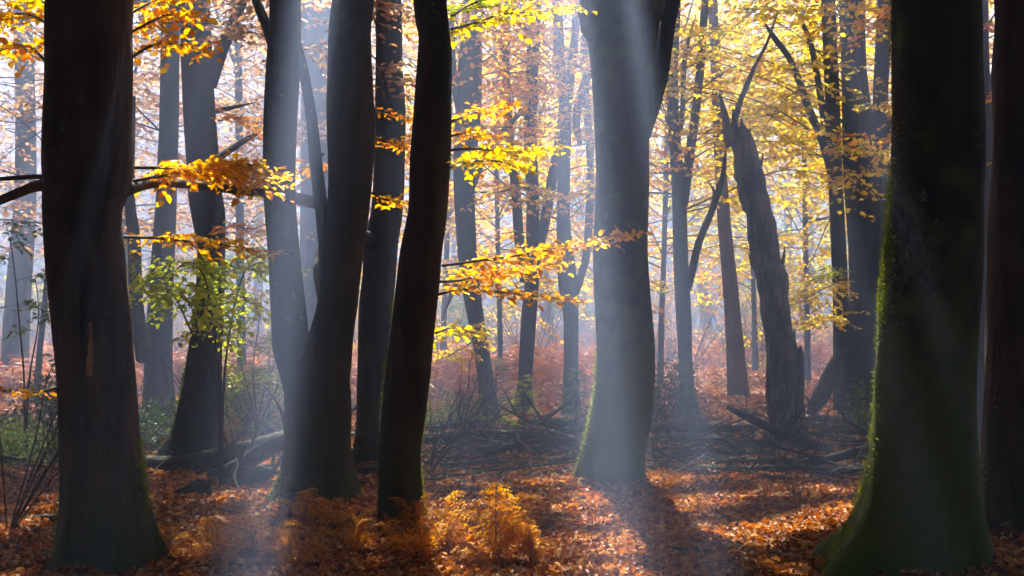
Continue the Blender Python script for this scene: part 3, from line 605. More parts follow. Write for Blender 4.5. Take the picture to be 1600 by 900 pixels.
hole |= (((vx - 5.2) / 3.4) ** 2 + ((vy - 27) / 10) ** 2 < 1) & (g3[:, 0] * 0 + R.uniform(size=nc) < .9)
hole |= (((vx + 1.0) / 3.0) ** 2 + ((vy - 30) / 9) ** 2 < 1) & (R.uniform(size=nc) < .8)
hole |= near & (vy > 8.3) & (wave(g3, 19, 5.0, 2) > .08) & ((np.abs(vx - 2.5) > .75) | (vy > 9.6)) & ((np.abs(vx + 2.5) > .7) | (vy > 9.6))
keep &= ~hole
cc = np.stack([cx, cyy, zz], 1)[keep]
big = [T for T in TREES if T not in PT[12:]]
tx = np.array([[T['x'], T['y']] for T in big])
# unseen trees added to carry the shading crowns over and behind the camera
back = []
for k, (bx, by) in enumerate([(-7, 2), (7.5, 1), (-3.5, -7), (4.5, -6), (-11, -5), (11, -7), (-13, 8), (13, 9), (0.5, -12)]):
    lb = ['left of the camera, out of the picture', 'right of the camera, out of the picture', 'behind the camera to the left', 'behind the camera to the right', 'far behind to the left', 'far behind to the right', 'outside the left edge', 'outside the right edge', 'straight behind the camera'][k]
    px = 800 + bx * F / max(by, 1)
    t = thing('beech_tree', 'unseen tall beech trunk ' + lb, 'tree', (bx, by, gz(bx, by)), 'beeches around the viewer')
    mm = MB(); zb = gz(bx, by); pth = [[bx, by, zb - .3, .42], [bx, by, zb + .3, .3], [bx + .1, by, 4, .26], [bx - .1, by + .2, 9, .2], [bx, by, 14, .07]]
    qq = tube(mm, pth, segs=24, step=.3, amp=.04, seed=60 + k, flute=.2, zbase=zb); mm.build('trunk', M['beech'], t)
    back.append(dict(root=t, path=qq, x=bx, y=by, H=14, r=np.random.default_rng(900 + k)))
allT = big + back
tx = np.array([[T['x'], T['y']] for T in allT])
def in_beam(p):
    g0, g1 = p[0] - ct[0] * p[2], p[1] - ct[1] * p[2]
    if g1 - gc[1] < .1: return False
    if abs(g0 - rimx + .06) < .18 and 2.8 < g1 < 8.9: return True
    a_ = (g0 - gc[0]) / (g1 - gc[1]); return any(b_[0] - .015 < a_ < b_[1] + .015 and b_[2] - .3 < g1 < b_[3] + .3 for b_ in beams)
own = np.argmin(((cc[:, None, :2] - tx[None]) ** 2).sum(-1), 1)
for k, T in enumerate(allT):
    c = cc[own == k]
    if len(c) < 50: continue
    m = MB(); n_ = len(c)
    near_ = c[:, 1] < 24
    sz = .15 * R.uniform(.7, 1.25, n_)
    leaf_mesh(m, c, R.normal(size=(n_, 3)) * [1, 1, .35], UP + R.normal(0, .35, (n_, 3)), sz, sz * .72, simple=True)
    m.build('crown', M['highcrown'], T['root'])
    # limbs that carry the crown
    m = MB(); rr = np.random.default_rng(300 + k)
    for _ in range(12):
        tgt = c[rr.integers(len(c))]; z_ = rr.uniform(5.8, min(11, tgt[2])); b0, rad = at_z(T, z_)
        if np.hypot(*(tgt[:2] - b0[:2])) > 9: continue
        if any(in_beam(b0 + (tgt - b0) * f_) for f_ in (.25, .5, .75, 1)): continue
        tube(m, [[*b0, rad * .5], [*(b0 * .5 + tgt * .5 + [0, 0, -.2]), rad * .3], [*tgt, .012]], segs=6, step=.5, caps=False)
    if m.n: m.build('crown_limbs', M['mid'], T['root'])

# ------------------------------------------------------------------ far wood (one mass)
m = MB(); r = np.random.default_rng(77)
for k in range(230):
    d = r.uniform(55, 170); px = r.uniform(-250, 1850); x, y = (px - 800) * d / F, d
    if any(abs(px - q_) < 30 for q_ in (1140, 1103, 855, 911, 1237, 1270, 1048)) and d < 90: continue
    r0 = r.uniform(.14, .34); lean = r.normal(0, .03)
    tube(m, [[x, y, -.3, r0 * 1.2], [x + lean * 3, y, 3, r0], [x + lean * 12 + r.normal(0, .3), y, 12, r0 * .7], [x + lean * 18, y, 19, r0 * .3]], segs=7, step=2.5, caps=False)
for k in range(130):      # dark spruces that close the view
    d = r.uniform(95, 185); px = r.uniform(-250, 1850); x = (px - 800) * d / F; hh = r.uniform(9, 18.5); nn = 420
    f = r.uniform(0, 1, nn) ** 1.2; az = r.uniform(0, 6.283, nn); ra = (1 - f) * 3.0 * r.uniform(.3, 1, nn)
    p = np.stack([x + ra * np.cos(az), d + ra * np.sin(az), .3 + f * hh], 1); sz = r.uniform(.5, .95, nn)
    leaf_mesh(m, p, np.stack([np.cos(az), np.sin(az), -.25 + 0 * az], 1), UP + r.normal(0, .5, (nn, 3)), sz, sz * .45, simple=True, mi=5)
    tube(m, [[x, d, -.3, .2], [x, d, hh * .9, .04]], segs=5, step=4, caps=False)
n_ = 0
for k in range(2600):
    d = 48 + 130 * r.uniform() ** 1.1; px = r.uniform(-200, 1800); x, y = (px - 800) * d / F, d
    z = r.uniform(2.5, 19); 
    low = z < 7
    if low and r.uniform() < .35: continue
    nn = 110; ra = r.uniform(1.4, 3.6); p = r.normal(size=(nn, 3)) * [ra * .6, ra * .6, ra * .13] + [x, y, z]
    right = (px - 800) / 800 + r.normal(0, .35)
    mi = 3 if low and r.uniform() < .3 else (1 if right > .1 else (2 if right > -.45 else 4))
    sz = r.uniform(.2, .36, nn); leaf_mesh(m, p, r.normal(size=(nn, 3)) * [1, 1, .4], UP + r.normal(0, .7, (nn, 3)), sz, sz * .7, simple=True, mi=mi)
tag(m.build('far_wood', [M['mid'], M['yellow'], M['gold'], M['green'], M['dull'], M['dark']]), 'hazy far-off wood with golden leaves', kind='stuff')

# ------------------------------------------------------------------ unseen wood added behind and beside the viewer to block ambient light
m = MB(); r = np.random.default_rng(78)
for k in range(260):
    az = r.uniform(math.radians(-62), math.radians(242) ); rad = r.uniform(17, 60); x, y = rad * math.cos(az + math.pi), rad * math.sin(az + math.pi)
    if y > 5 and abs(x) < y * .45 + 6: continue
    r0 = r.uniform(.15, .4)
    tube(m, [[x, y, -.3, r0 * 1.2], [x, y, 3, r0], [x + r.normal(0, .4), y, 10, r0 * .7], [x + r.normal(0, .6), y, 17, r0 * .2]], segs=7, step=2.5, caps=False)
    for _ in range(11):
        nn = 150; ra = r.uniform(1.2, 2.8); p = r.normal(size=(nn, 3)) * [ra * .6, ra * .6, ra * .25] + [x + r.normal(0, 2), y + r.normal(0, 2), r.uniform(.8, 17)]
        p = p[~((p[:, 1] > 3) & (np.abs(p[:, 0]) < p[:, 1] * .42 + 4.5))]; p = p[np.hypot(p[:, 0], p[:, 1]) > 9]; nn = len(p)
        sz = r.uniform(.25, .42, nn); leaf_mesh(m, p, r.normal(size=(nn, 3)) * [1, 1, .5], r.normal(0, 1, (nn, 3)), sz, sz * .7, simple=True, mi=1)
tag(m.build('unseen_shade_wood', [M['mid'], M['dark']]), 'unseen wood added around the viewer to block light', kind='stuff')

# ------------------------------------------------------------------ fallen logs and branches
LG = [
 ('fallen_log', 'long smooth grey-brown log lying behind the black trunk', 16.8, 'log', [(560, 690, 20), (660, 688, 19), (740, 682, 18), (800, 680, 15), (870, 688, 12), (910, 692, 9)], .14),
 ('fallen_log', 'thick mossy log left of the twin-stemmed beech', 14.6, 'logmoss', [(215, 738, 30), (280, 728, 28), (340, 716, 26), (400, 698, 24), (452, 682, 20)], .10),
 ('fallen_log', 'curved grey log leaning on the mossy log beside the twin stem', 13.8, 'log', [(330, 748, 20), (375, 728, 24), (420, 700, 24), (450, 688, 22)], .08),
 ('fallen_log', 'pale short log in the leaves left of the twin-stemmed beech', 13.3, 'log', [(345, 762, 16), (385, 748, 19), (425, 738, 16)], .05),
 ('fallen_branch', 'pointed dark branch propped up left of the snag', 16.6, 'log', [(1136, 636, 6), (1165, 650, 10), (1210, 672, 13), (1255, 690, 15), (1300, 706, 14)], .1),
 ('fallen_branch', 'long straight branch sloping up towards the massive right trunk', 14.6, 'log', [(1175, 742, 8), (1240, 727, 12), (1300, 716, 13), (1365, 698, 14)], .1),
 ('fallen_branch', 'dark curved branch under the sloping branch, right side', 14.0, 'log', [(1262, 756, 9), (1300, 742, 14), (1330, 736, 13), (1372, 742, 11)], .05),
 ('fallen_log', 'dark log lying flat in front of the clump of stems', 18.6, 'log', [(1262, 686, 14), (1310, 688, 18), (1365, 682, 18), (1400, 680, 15)], .0),
 ('fallen_log', 'thin dark log behind the snag, near the sunlit floor', 21.0, 'log', [(1255, 658, 9), (1300, 655, 11), (1350, 656, 11)], .0),
 ('fallen_log', 'thick dark log seen between the two large right-hand trunks', 13.8, 'logmoss', [(1510, 742, 26), (1545, 738, 26), (1600, 734, 22)], .0),
 ('fallen_log', 'upper dark log between the two large right-hand trunks', 16.8, 'log', [(1500, 702, 18), (1545, 694, 18), (1610, 690, 14)], .0),
 ('fallen_branch', 'crooked branch crossing the long smooth log', 15.5, 'log', [(665, 748, 6), (720, 722, 8), (770, 706, 9), (830, 690, 8), (905, 686, 6)], .1),
 ('fallen_branch', 'dark branch low in front of the slim forked beech', 16.4, 'log', [(690, 708, 8), (760, 712, 11), (840, 706, 12), (905, 696, 10)], .04),
 ('fallen_branch', 'branch rising to the foot of the broad grey-green trunk', 17.6, 'log', [(780, 716, 8), (850, 690, 11), (900, 672, 11), (935, 650, 8)], .08),
 ('fallen_log', 'mossy log beyond the brushwood, below the three upright stems', 19.8, 'logmoss', [(655, 668, 12), (740, 672, 18), (820, 668, 18), (900, 660, 14)], .0),
 ('fallen_log', 'dark log right of the broad grey-green trunk, topmost of the heap', 17.6, 'log', [(1015, 690, 14), (1060, 686, 18), (1110, 688, 16), (1150, 694, 10)], .0),
 ('fallen_log', 'flat dark log in the middle of the heap right of the broad trunk', 15.7, 'log', [(1020, 716, 12), (1080, 712, 16), (1150, 712, 18), (1210, 716, 14)], .0),
 ('fallen_branch', 'mossy dark branch at the front of the heap right of the broad trunk', 14.2, 'logmoss', [(1040, 742, 9), (1100, 738, 14), (1170, 740, 15), (1235, 732, 10)], .02),
 ('fallen_branch', 'pale thin branch across the front of the heap', 13.9, 'pale', [(1010, 736, 3), (1045, 742, 4), (1072, 728, 4), (1100, 712, 3)], .06),
 ('fallen_branch', 'white peeled crooked stick in front of the mossy log', 12.9, 'pale', [(376, 776, 5), (370, 758, 5), (366, 742, 5), (372, 728, 4), (368, 716, 3)], .1),
 ('fallen_branch', 'pale peeled twig on the leaves at the foot of the broad trunk', 12.6, 'pale', [(990, 778, 4), (992, 768, 4), (1003, 757, 4), (1010, 748, 3)], .05),
 ('fallen_branch', 'flat dark branch on the leaves left of the thick scarred trunk', 10.9, 'log', [(28, 818, 5), (55, 816, 14), (88, 810, 12), (100, 806, 8)], .02),
 ('fallen_branch', 'thin stick on the leaves right of the thick scarred trunk', 10.4, 'log', [(228, 838, 4), (270, 836, 5), (310, 846, 5), (336, 850, 3)], .02),
 ('fallen_branch', 'slender branch lying across the far left floor', 13.6, 'log', [(-10, 742, 6), (40, 758, 7), (90, 768, 7), (100, 770, 6)], .03),
 ('fallen_log', 'mossy log at the far left behind the scarred trunk', 16.4, 'logmoss', [(-20, 700, 16), (30, 705, 18), (90, 712, 16)], .0),
 ('fallen_branch', 'small dark stick among the leaves at bottom centre', 9.3, 'log', [(862, 888, 4), (890, 880, 7), (925, 884, 5)], .02),
 ('fallen_branch', 'small dark stick lying right of the bottom light patch', 9.4, 'log', [(1050, 856, 3), (1085, 860, 5), (1118, 862, 4)], .02),
 ('fallen_log', 'heavy dark log at the back of the heap right of the broad trunk', 19.2, 'log', [(1010, 672, 10), (1060, 668, 15), (1130, 672, 15), (1185, 668, 9)], .0),
 ('fallen_log', 'short thick dark log resting against the foot of the snag', 17.2, 'log', [(1120, 706, 16), (1165, 700, 20), (1215, 694, 16)], .0),
 ('fallen_log', 'split dark log lowest in front of the snag', 14.9, 'log', [(1110, 724, 10), (1170, 728, 17), (1235, 728, 17), (1270, 722, 9)], .0),
 ('fallen_log', 'long dark log half buried under the three upright stems', 16.0, 'log', [(670, 724, 9), (740, 728, 14), (830, 724, 14), (890, 716, 9)], .0),
 ('fallen_log', 'dark log end poking out right of the twin-stemmed beech', 14.0, 'log', [(556, 738, 13), (590, 734, 14), (650, 742, 9)], .0),
 ('fallen_log', 'leaning slab of loose bark propped on the dark clump of stems', 21.0, 'log', [(1268, 645, 14), (1282, 620, 22), (1296, 590, 22), (1308, 560, 16)], .0),
]
for k, (nm, lb, d, mt, pts, dep) in enumerate(LG):
    p3 = []
    for a_, (px, py, wd) in enumerate(pts):
        p = P(px, py, d + dep * 4 * (a_ / (len(pts) - 1) - .5) * (1 if k % 2 else -1)); p[2] = max(p[2], gz(p[0], p[1]) + wd / 2 * d / F * .6)
        p3.append([*p, wd / 2 * d / F * (1.18 if mt != 'pale' else 1)])
    b = np.mean([q_[:3] for q_ in p3], 0)
    t = thing(nm, lb, 'log' if nm == 'fallen_log' else 'branch', (b[0], b[1], gz(b[0], b[1])), 'fallen wood on the forest floor')
    m = MB(); tube(m, p3, segs=18, step=.06, amp=.10, seed=100 + k, amp2=.004, groove=.08); m.build('log_body' if nm == 'fallen_log' else 'stick', M[mt], t)
    if mt != 'pale' and pts[0][2] + pts[-1][2] > 14:
        rr = np.random.default_rng(k); m = MB()
        for _ in range(3):
            a_ = p3[rr.integers(len(p3))]; v = rr.normal(size=3) * [1, .8, .5]; v[2] = abs(v[2]) + .15; v /= np.linalg.norm(v); L_ = rr.uniform(.25, .8)
            tube(m, [[*a_[:3], a_[3] * .35], [*(a_[:3] + v * L_ * .5 + rr.normal(0, .04, 3)), a_[3] * .2], [*(a_[:3] + v * L_), .003]], segs=6, step=.1, amp=.1, seed=k)
        m.build('side_twigs', M[mt], t)
# black stump chunk
t = thing('rotten_stump', 'small black rotten stump lying in the leaves left of the twin stem', 'stump', (*P(300, 778, 12.4)[:2], gz(*P(300, 778, 12.4)[:2])))
m = MB(); tube(m, [[*P(268, 776, 12.4), .05], [*P(290, 772, 12.4), .08], [*P(312, 766, 12.4), .10], [*P(328, 762, 12.4), .05]], segs=24, step=.03, amp=.3, groove=.3, seed=3, amp2=.01); m.build('stump_body', M['log'], t)
m = MB(); tube(m, [[*P(318, 768, 12.4), .05], [*P(326, 756, 12.35), .025], [*P(330, 748, 12.3), .004]], segs=10, step=.03, amp=.2, seed=9); m.build('splinter', M['log'], t)

# brushwood: uncountable thin sticks
m = MB(); r = np.random.default_rng(21)
def stick(x, y, z, az, el, L, r0, bend=.15, fork=True):
    v = np.array([math.cos(az) * math.cos(el), math.sin(az) * math.cos(el), math.sin(el)]); s_ = r.normal(0, bend * L, 3) * [1, 1, .5]
    a_ = np.array([x, y, z]); pts = [[*a_, r0], [*(a_ + v * L * .35 + s_ * .5), r0 * .8], [*(a_ + v * L * .7 + s_), r0 * .5], [*(a_ + v * L + s_ * .6), r0 * .2]]
    mi_ = int(r.uniform() < .3); tube(m, pts, segs=5, step=.2, caps=False, amp=.06, mi=mi_)
    if fork and L > .5:
        for _ in range(r.integers(1, 4)):
            b_ = a_ + v * L * r.uniform(.3, .8) + s_ * .8; w_ = v + r.normal(0, .6, 3); w_ /= np.linalg.norm(w_)
            tube(m, [[*b_, r0 * .5], [*(b_ + w_ * L * .25), r0 * .35], [*(b_ + w_ * L * .45 + r.normal(0, .04, 3)), r0 * .15]], segs=4, step=.2, caps=False)
for k in range(700):
    d = r.uniform(13.4, 20.5); px = r.uniform(-60, 1660); x = (px - 800) * d / F
    if 930 < px < 1010 and d < 14: continue
    dens = 1.0 if (640 < px < 930 or 1010 < px < 1380) else .45
    if r.uniform() > dens: continue
    stick(x, d, gz(x, d) + r.uniform(.0, .12), r.choice([0, math.pi]) + r.normal(0, .5), r.normal(.05, .2), r.uniform(.2, 1.1) if k % 9 else r.uniform(1, 1.6), r.uniform(.005, .018) if k % 5 else r.uniform(.018, .04), bend=.12)
for k in range(1800):
    d = r.uniform(13.0, 21); px = r.uniform(-60, 1660); x = (px - 800) * d / F
    if r.uniform() > (1.0 if (640 < px < 930 or 1010 < px < 1380) else .35): continue
    stick(x, d, gz(x, d) + r.uniform(.0, .14), r.uniform(0, 6.28), r.normal(.1, .35), r.uniform(.08, .45), r.uniform(.003, .012), fork=False)
for k in range(380):
    d = r.uniform(8.7, 13.5); px = r.uniform(-60, 1660); x = (px - 800) * d / F
    stick(x, d, gz(x, d) + .02, r.uniform(0, 6.28), r.normal(.04, .06), r.uniform(.15, .7), r.uniform(.002, .006))
tag(m.build('brushwood', [M['log'], M['dead']]), 'tangle of thin dead sticks on the forest floor', kind='stuff')

# bare bushes with radiating twigs
def bare_bush(label, px, py, d, n, L, spread=(20, 160), seed=1, r0=.008, mat='twig'):
    rr = np.random.default_rng(seed); b = P(px, py, d); b[2] = gz(b[0], b[1])
    t = thing('bare_shrub', label, 'shrub', b, 'leafless shrubs'); m = MB()
    for k in range(n):
        a_ = math.radians(rr.uniform(*spread)); v = np.array([math.cos(a_), rr.normal(0, .35), abs(math.sin(a_))]); L_ = L * rr.uniform(.5, 1.1)
        p1 = b + v * L_ * .4; p2 = b + v * L_ * .75 + [0, 0, -.04 * L_] + rr.normal(0, .04, 3); p3 = b + v * L_ + [0, 0, -.12 * L_] + rr.normal(0, .06, 3)
        tube(m, [[*(b - [0, 0, .05]), r0], [*p1, r0 * .8], [*p2, r0 * .5], [*p3, .0015]], segs=5, step=.15, caps=False)
        for _ in range(6):
            s_ = rr.uniform(.3, .95); o_ = b + (p3 - b) * s_; w_ = v + rr.normal(0, .5, 3); w_ /= np.linalg.norm(w_); l_ = L_ * .3 * (1.1 - s_)+.08
            tube(m, [[*o_, r0 * .4], [*(o_ + w_ * l_ * .6 + rr.normal(0, .02, 3)), r0 * .25], [*(o_ + w_ * l_), .001]], segs=4, step=.2, caps=False)
    m.build('twigs', M[mat], t)
bare_bush('leafless shrub with long arching twigs right of the black trunk', 668, 672, 14.5, 16, 1.25, (5, 80), 1)
bare_bush('small leafless shrub in front of the curved trunk', 715, 668, 17, 12, 1.3, (10, 120), 2)
bare_bush('tall bare twigs rising at the left edge of the picture', 12, 740, 10.5, 9, 2.1, (48, 88), 3, .007)
bare_bush('bare twiggy shrub left of the twin stems', 372, 700, 14.4, 10, 1.8, (60, 125), 4, .006)
bare_bush('bare twiggy shrub in front of the broad trunk foot', 1130, 770, 12.6, 7, .6, (30, 150), 5, .004)
bare_bush('tiny bare shrub low beside the mossy edge of the massive right trunk', 1250, 800, 11, 6, .5, (60, 150), 6, .004)

# ------------------------------------------------------------------ saplings and bushes
def sapling(label, px, py, d, stems, mat, leaf=.075, seed=1, side=.3, ns=9, name='beech_sapling'):
    rr = np.random.default_rng(seed); b = P(px, py, d); b[2] = gz(b[0], b[1]); t = thing(name, label, 'sapling', b, None)
    s = Spray(); m = MB()
    for st in stems:
        pts = [b - [0, 0, .05]] + [P(a_, c_, d + dd) for a_, c_, dd in st]; q_ = np.array(pts)
        tube(m, np.hstack([q_, np.linspace(.014, .003, len(q_))[:, None]]), segs=6, step=.1, caps=False)
        for k in range(ns):
            f = rr.uniform(.45, 1) * (len(pts) - 1); i_ = min(int(f), len(pts) - 2); o_ = q_[i_] + (q_[i_ + 1] - q_[i_]) * (f - i_)
            az = rr.uniform(0, 6.28); v = np.array([math.cos(az), math.sin(az) * .6, .1]); L_ = rr.uniform(.25, .6)
            s.branch([o_, o_ + v * L_ * .5 + UP * .03, o_ + v * L_ - UP * .10], side=side * .5, ns=5, leaf=leaf, gap=.06, r0=.003, droop=.6, tilt=.7, r=rr)
    m.build('stem', M['twig'], t); s.tw.build('twigs', M['twig'], t); l = MB(); s.leaves(l); l.build('leaves', M[mat], t)
sapling('sapling with hanging yellow-green leaves in front of the mossy flared trunk', 345, 715, 13, [[(342, 600, -.1), (332, 500, -.2), (318, 430, -.4), (290, 410, -.5), (262, 440, -.7)], [(350, 600, 0), (362, 500, 0), (380, 430, .1), (402, 400, .2)], [(338, 600, 0), (300, 520, -.3), (270, 460, -.5), (245, 450, -.6)], [(345, 580, 0), (345, 480, 0), (342, 410, 0)]], 'lime', seed=3, ns=20, leaf=.075)
sapling('thin green sapling at the left edge behind the scarred trunk', 40, 690, 15, [[(38, 600, 0), (30, 500, 0), (20, 400, .2), (10, 350, .3)], [(45, 600, 0), (60, 500, .2), (55, 430, .4)]], 'green', seed=4, ns=10)
sapling('hazy green sapling between the sapling with hanging leaves and the twin stems', 402, 700, 17.5, [[(400, 640, 0), (395, 580, 0), (405, 500, 0), (410, 440, .2)], [(405, 640, 0), (430, 560, .2), (425, 500, .4)], [(395, 640, 0), (375, 560, 0), (370, 500, 0)]], 'lime', seed=6, ns=12)

def bush(name, label, cat, px, py, d, w_, h, mat, n=1600, leaf=.05, seed=1, conic=False, group=None):
    rr = np.random.default_rng(seed); b = P(px, py, d); b[2] = gz(b[0], b[1]); t = thing(name, label, cat, b, group)
    s = MB(); l = MB(); cs = []; ds = []
    if conic:
        tube(s, [[*b, .02], [*(b + [0, 0, h * .5]), .013], [*(b + [0, 0, h]), .003]], segs=6, step=.2)
        nb = int(18 + h * 26)
        for k in range(nb):
            f = rr.uniform(.06, .97); az = rr.uniform(0, 6.28); L_ = w_ / 2 * (1 - f) * rr.uniform(.7, 1.15) + .05; v = np.array([math.cos(az), math.sin(az), rr.uniform(-.1, .2)])
            o_ = b + [0, 0, h * f]; e_ = o_ + v * L_; tube(s, [[*o_, .005], [*e_, .001]], segs=4, step=1, caps=False)
            m_ = int(26 + L_ * 80); tt = rr.uniform(.1, 1, (m_, 1)); sdv = np.array([-v[1], v[0], 0]) * rr.choice([-1, 1], (m_, 1))
            bb = o_ + (e_ - o_) * tt; dd_ = v * .7 + sdv * rr.uniform(.3, 1, (m_, 1)) + rr.normal(0, .2, (m_, 3)); cs.append(bb); ds.append(dd_)
        c = np.concatenate(cs); dd_ = np.concatenate(ds); k_ = len(c)
        leaf_mesh(l, c, dd_, UP + rr.normal(0, .4, (k_, 3)), leaf * rr.uniform(.6, 1.3, k_), .011, simple=True)
        s.build('stem', M['twig'], t); l.build('needles', M[mat], t); return
    ncl = 26; cen = []
    for k in range(ncl):
        v = rr.normal(size=3); v /= np.linalg.norm(v); v[2] = abs(v[2]); c0 = b + v * [w_ / 2, w_ / 2, h * .85] * rr.uniform(.45, 1) + [0, 0, h * .08]; cen.append(c0)
        tube(s, [[*b, .010], [*(b * .45 + c0 * .55 + rr.normal(0, .05, 3)), .006], [*c0, .002]], segs=4, step=.3, caps=False)
    cen = np.array(cen); c = cen[rr.integers(ncl, size=n)] + rr.normal(0, 1, (n, 3)) * [w_ * .11, w_ * .11, h * .09]
    c[:, 2] = np.maximum(c[:, 2], b[2] + .03)
    leaf_mesh(l, c, rr.normal(size=(n, 3)), UP + rr.normal(0, .6, (n, 3)), leaf * rr.uniform(.6, 1.3, n), leaf * .6)
    s.build('stems', M['twig'], t); l.build('leaves', M[mat], t)
bush('holly_bush', 'dark green holly bush between the broad trunk and the two-stemmed grey beech', 'bush', 1042, 648, 21.5, 1.0, 1.0, 'dark', 2600, .05, 2)
bush('holly_bush', 'dark green bush at the left edge behind the scarred trunk', 'bush', 128, 690, 16, 1.7, 1.2, 'dark', 3600, .055, 3)
bush('holly_bush', 'low dark green bush left of the mossy flared trunk', 'bush', 232, 700, 17, 1.3, .7, 'dark', 2600, .05, 4)
bush('bramble_bush', 'pale green undergrowth bush left of the twin stems', 'bush', 395, 680, 18.5, 1.6, 1.1, 'green', 3400, .05, 5)
bush('bramble_bush', 'low yellow-green bush at the foot of the curved trunk', 'bush', 700, 665, 19.5, 1.1, .6, 'green', 1300, .045, 6)
bush('bramble_bush', 'ragged green bush on the far left beside the log', 'bush', 30, 712, 15, 1.3, .55, 'green', 1800, .045, 7)
bush('young_spruce', 'small feathery spruce seedling below the three upright stems', 'young tree', 818, 668, 19.5, .7, .8, 'lime', leaf=.06, seed=8, conic=True, group='spruce seedlings')
bush('young_spruce', 'small spruce seedling touching the left side of the broad trunk', 'young tree', 900, 676, 18.5, .8, .95, 'green', leaf=.06, seed=9, conic=True, group='spruce seedlings')
bush('young_spruce', 'hazy spruce seedling left of the twin stems', 'young tree', 420, 668, 19, 1.1, 1.3, 'green', leaf=.07, seed=10, conic=True, group='spruce seedlings')
bush('young_spruce', 'little spruce seedling right behind the curved trunk', 'young tree', 775, 650, 23, 1.2, .9, 'green', leaf=.07, seed=11, conic=True, group='spruce seedlings')
bush('holly_bush', 'sparse leafy shoot in front of the dark clump of stems', 'bush', 1344, 672, 19, .5, .75, 'green', 500, .045, 12)

# ------------------------------------------------------------------ bracken
def frond_template(np_=15, fine=True, curl=.5, seed=0):
    rr = np.random.default_rng(seed); t = np.linspace(0, 1, 9)
    path = np.stack([t * .75, np.zeros(9), .62 * np.sin(t * 1.9) - .15 * t ** 3], 1)
    c = []; d = []; n = []; l = []; wd = []
    for k in range(np_):
        f = .22 + .78 * k / np_; p = np.array([np.interp(f, t, path[:, a_]) for a_ in range(3)])
        L_ = .36 * (1 - f) ** .75 + .03
        for sg in (-1, 1):
            v = np.array([.45, sg * 1., rr.normal(-.25 * curl, .25 * curl)]); v /= np.linalg.norm(v)
            if not fine:
                c.append(p); d.append(v); n.append([0, 0, 1] + rr.normal(0, .4, 3)); l.append(L_); wd.append(L_ * .28); continue
            m_ = max(3, int(L_ / .032))
            for j_ in range(m_):
                g_ = (j_ + .5) / m_; q_ = p + v * L_ * g_ + [0, 0, -L_ * .5 * curl * g_ ** 2]
                for s2 in (-1, 1):
                    u_ = v * .5 + np.array([v[1], -v[0], 0]) * s2 + [0, 0, rr.normal(0, .35)]
                    c.append(q_); d.append(u_); n.append([0, 0, 1] + rr.normal(0, .5, 3)); l.append(.055 * (1 - g_ * .75) * (1.15 - f) * rr.uniform(.7, 1.2) + .006); wd.append(.015)
    return path, np.array(c), np.array(d), np.array(n), np.array(l), np.array(wd)
FT = [frond_template(15, True, cu, s_) for s_, cu in enumerate((.3, .6, 1.1))]
FC = [frond_template(16, False, cu, s_ + 9) for s_, cu in enumerate((.5, 1.2))]
def rot(v, az, tip):
    ca, sa = math.cos(az), math.sin(az); ct_, st_ = math.cos(tip), math.sin(tip)
    x, y, z = v[:, 0], v[:, 1], v[:, 2]; x2 = x * ct_ + z * st_; z2 = -x * st_ + z * ct_
    return np.stack([x2 * ca - y * sa, x2 * sa + y * ca, z2], 1)
FERNS = [(395, 892, 9.2, .72, 9, 'bright orange bracken clump left of the twin stem, bottom left'), (340, 905, 8.9, .55, 8, 'orange bracken clump at the bottom edge near the scarred trunk'), (455, 915, 9.0, .55, 7, 'low orange bracken at the bottom edge below the twin stem'),
 (560, 890, 9.5, .5, 8, 'russet bracken clump just left of the black trunk foot'), (640, 900, 9.3, .6, 9, 'brown bracken clump in front of the black trunk'), (700, 882, 9.7, .6, 8, 'orange bracken right of the black trunk foot'),
 (775, 900, 9.1, .8, 10, 'tallest bright orange bracken, bottom centre'), (828, 910, 9.0, .45, 7, 'small orange bracken at the right end of the foreground clumps'), (240, 915, 8.8, .36, 6, 'curled brown bracken against the scarred trunk foot'),
 (478, 835, 10.8, .45, 6, 'small red bracken beneath the twin-stemmed beech'), (1090, 808, 11.3, .3, 5, 'withered brown fern on the leaves right of centre'), (965, 865, 9.7, .25, 4, 'dark shrivelled fern lying flat at bottom centre right'),
 (650, 845, 10.2, .42, 6, 'rusty bracken leaning on the black trunk foot'), (520, 850, 10.3, .4, 6, 'rusty bracken between the twin stem and the black trunk'), (1590, 880, 9.6, .25, 4, 'tiny yellow fern by the furrowed trunk at the right edge')]
for k, (px, py, d, sc_, nf, lb) in enumerate(FERNS):
    rr = np.random.default_rng(500 + k); b = P(px, py, d); b[2] = gz(b[0], b[1]); t = thing('bracken_fern', lb, 'fern', b, 'withered bracken in the foreground')
    for j_ in range(nf):
        path, c, dv, nv, l_, wd = FT[rr.integers(3)]; az = j_ * 6.283 / nf + rr.normal(0, .4); tip = rr.uniform(-.75, .35); s_ = sc_ * .66 * rr.uniform(.55, 1.25)
        m = MB(); pr = rot(path, az, tip) * s_ + b; tube(m, np.hstack([pr, np.linspace(.004, .0015, len(pr))[:, None]]), segs=4, step=.1, caps=False, mi=0)
        leaf_mesh(m, rot(c, az, tip) * s_ + b, rot(dv, az, tip), rot(nv, az, tip), l_ * s_ * 1.7, wd * s_ * 2.0, simple=True, mi=1)
        m.build('frond', [M['rachis'], M['fern']], t)
m = MB(); r = np.random.default_rng(31)
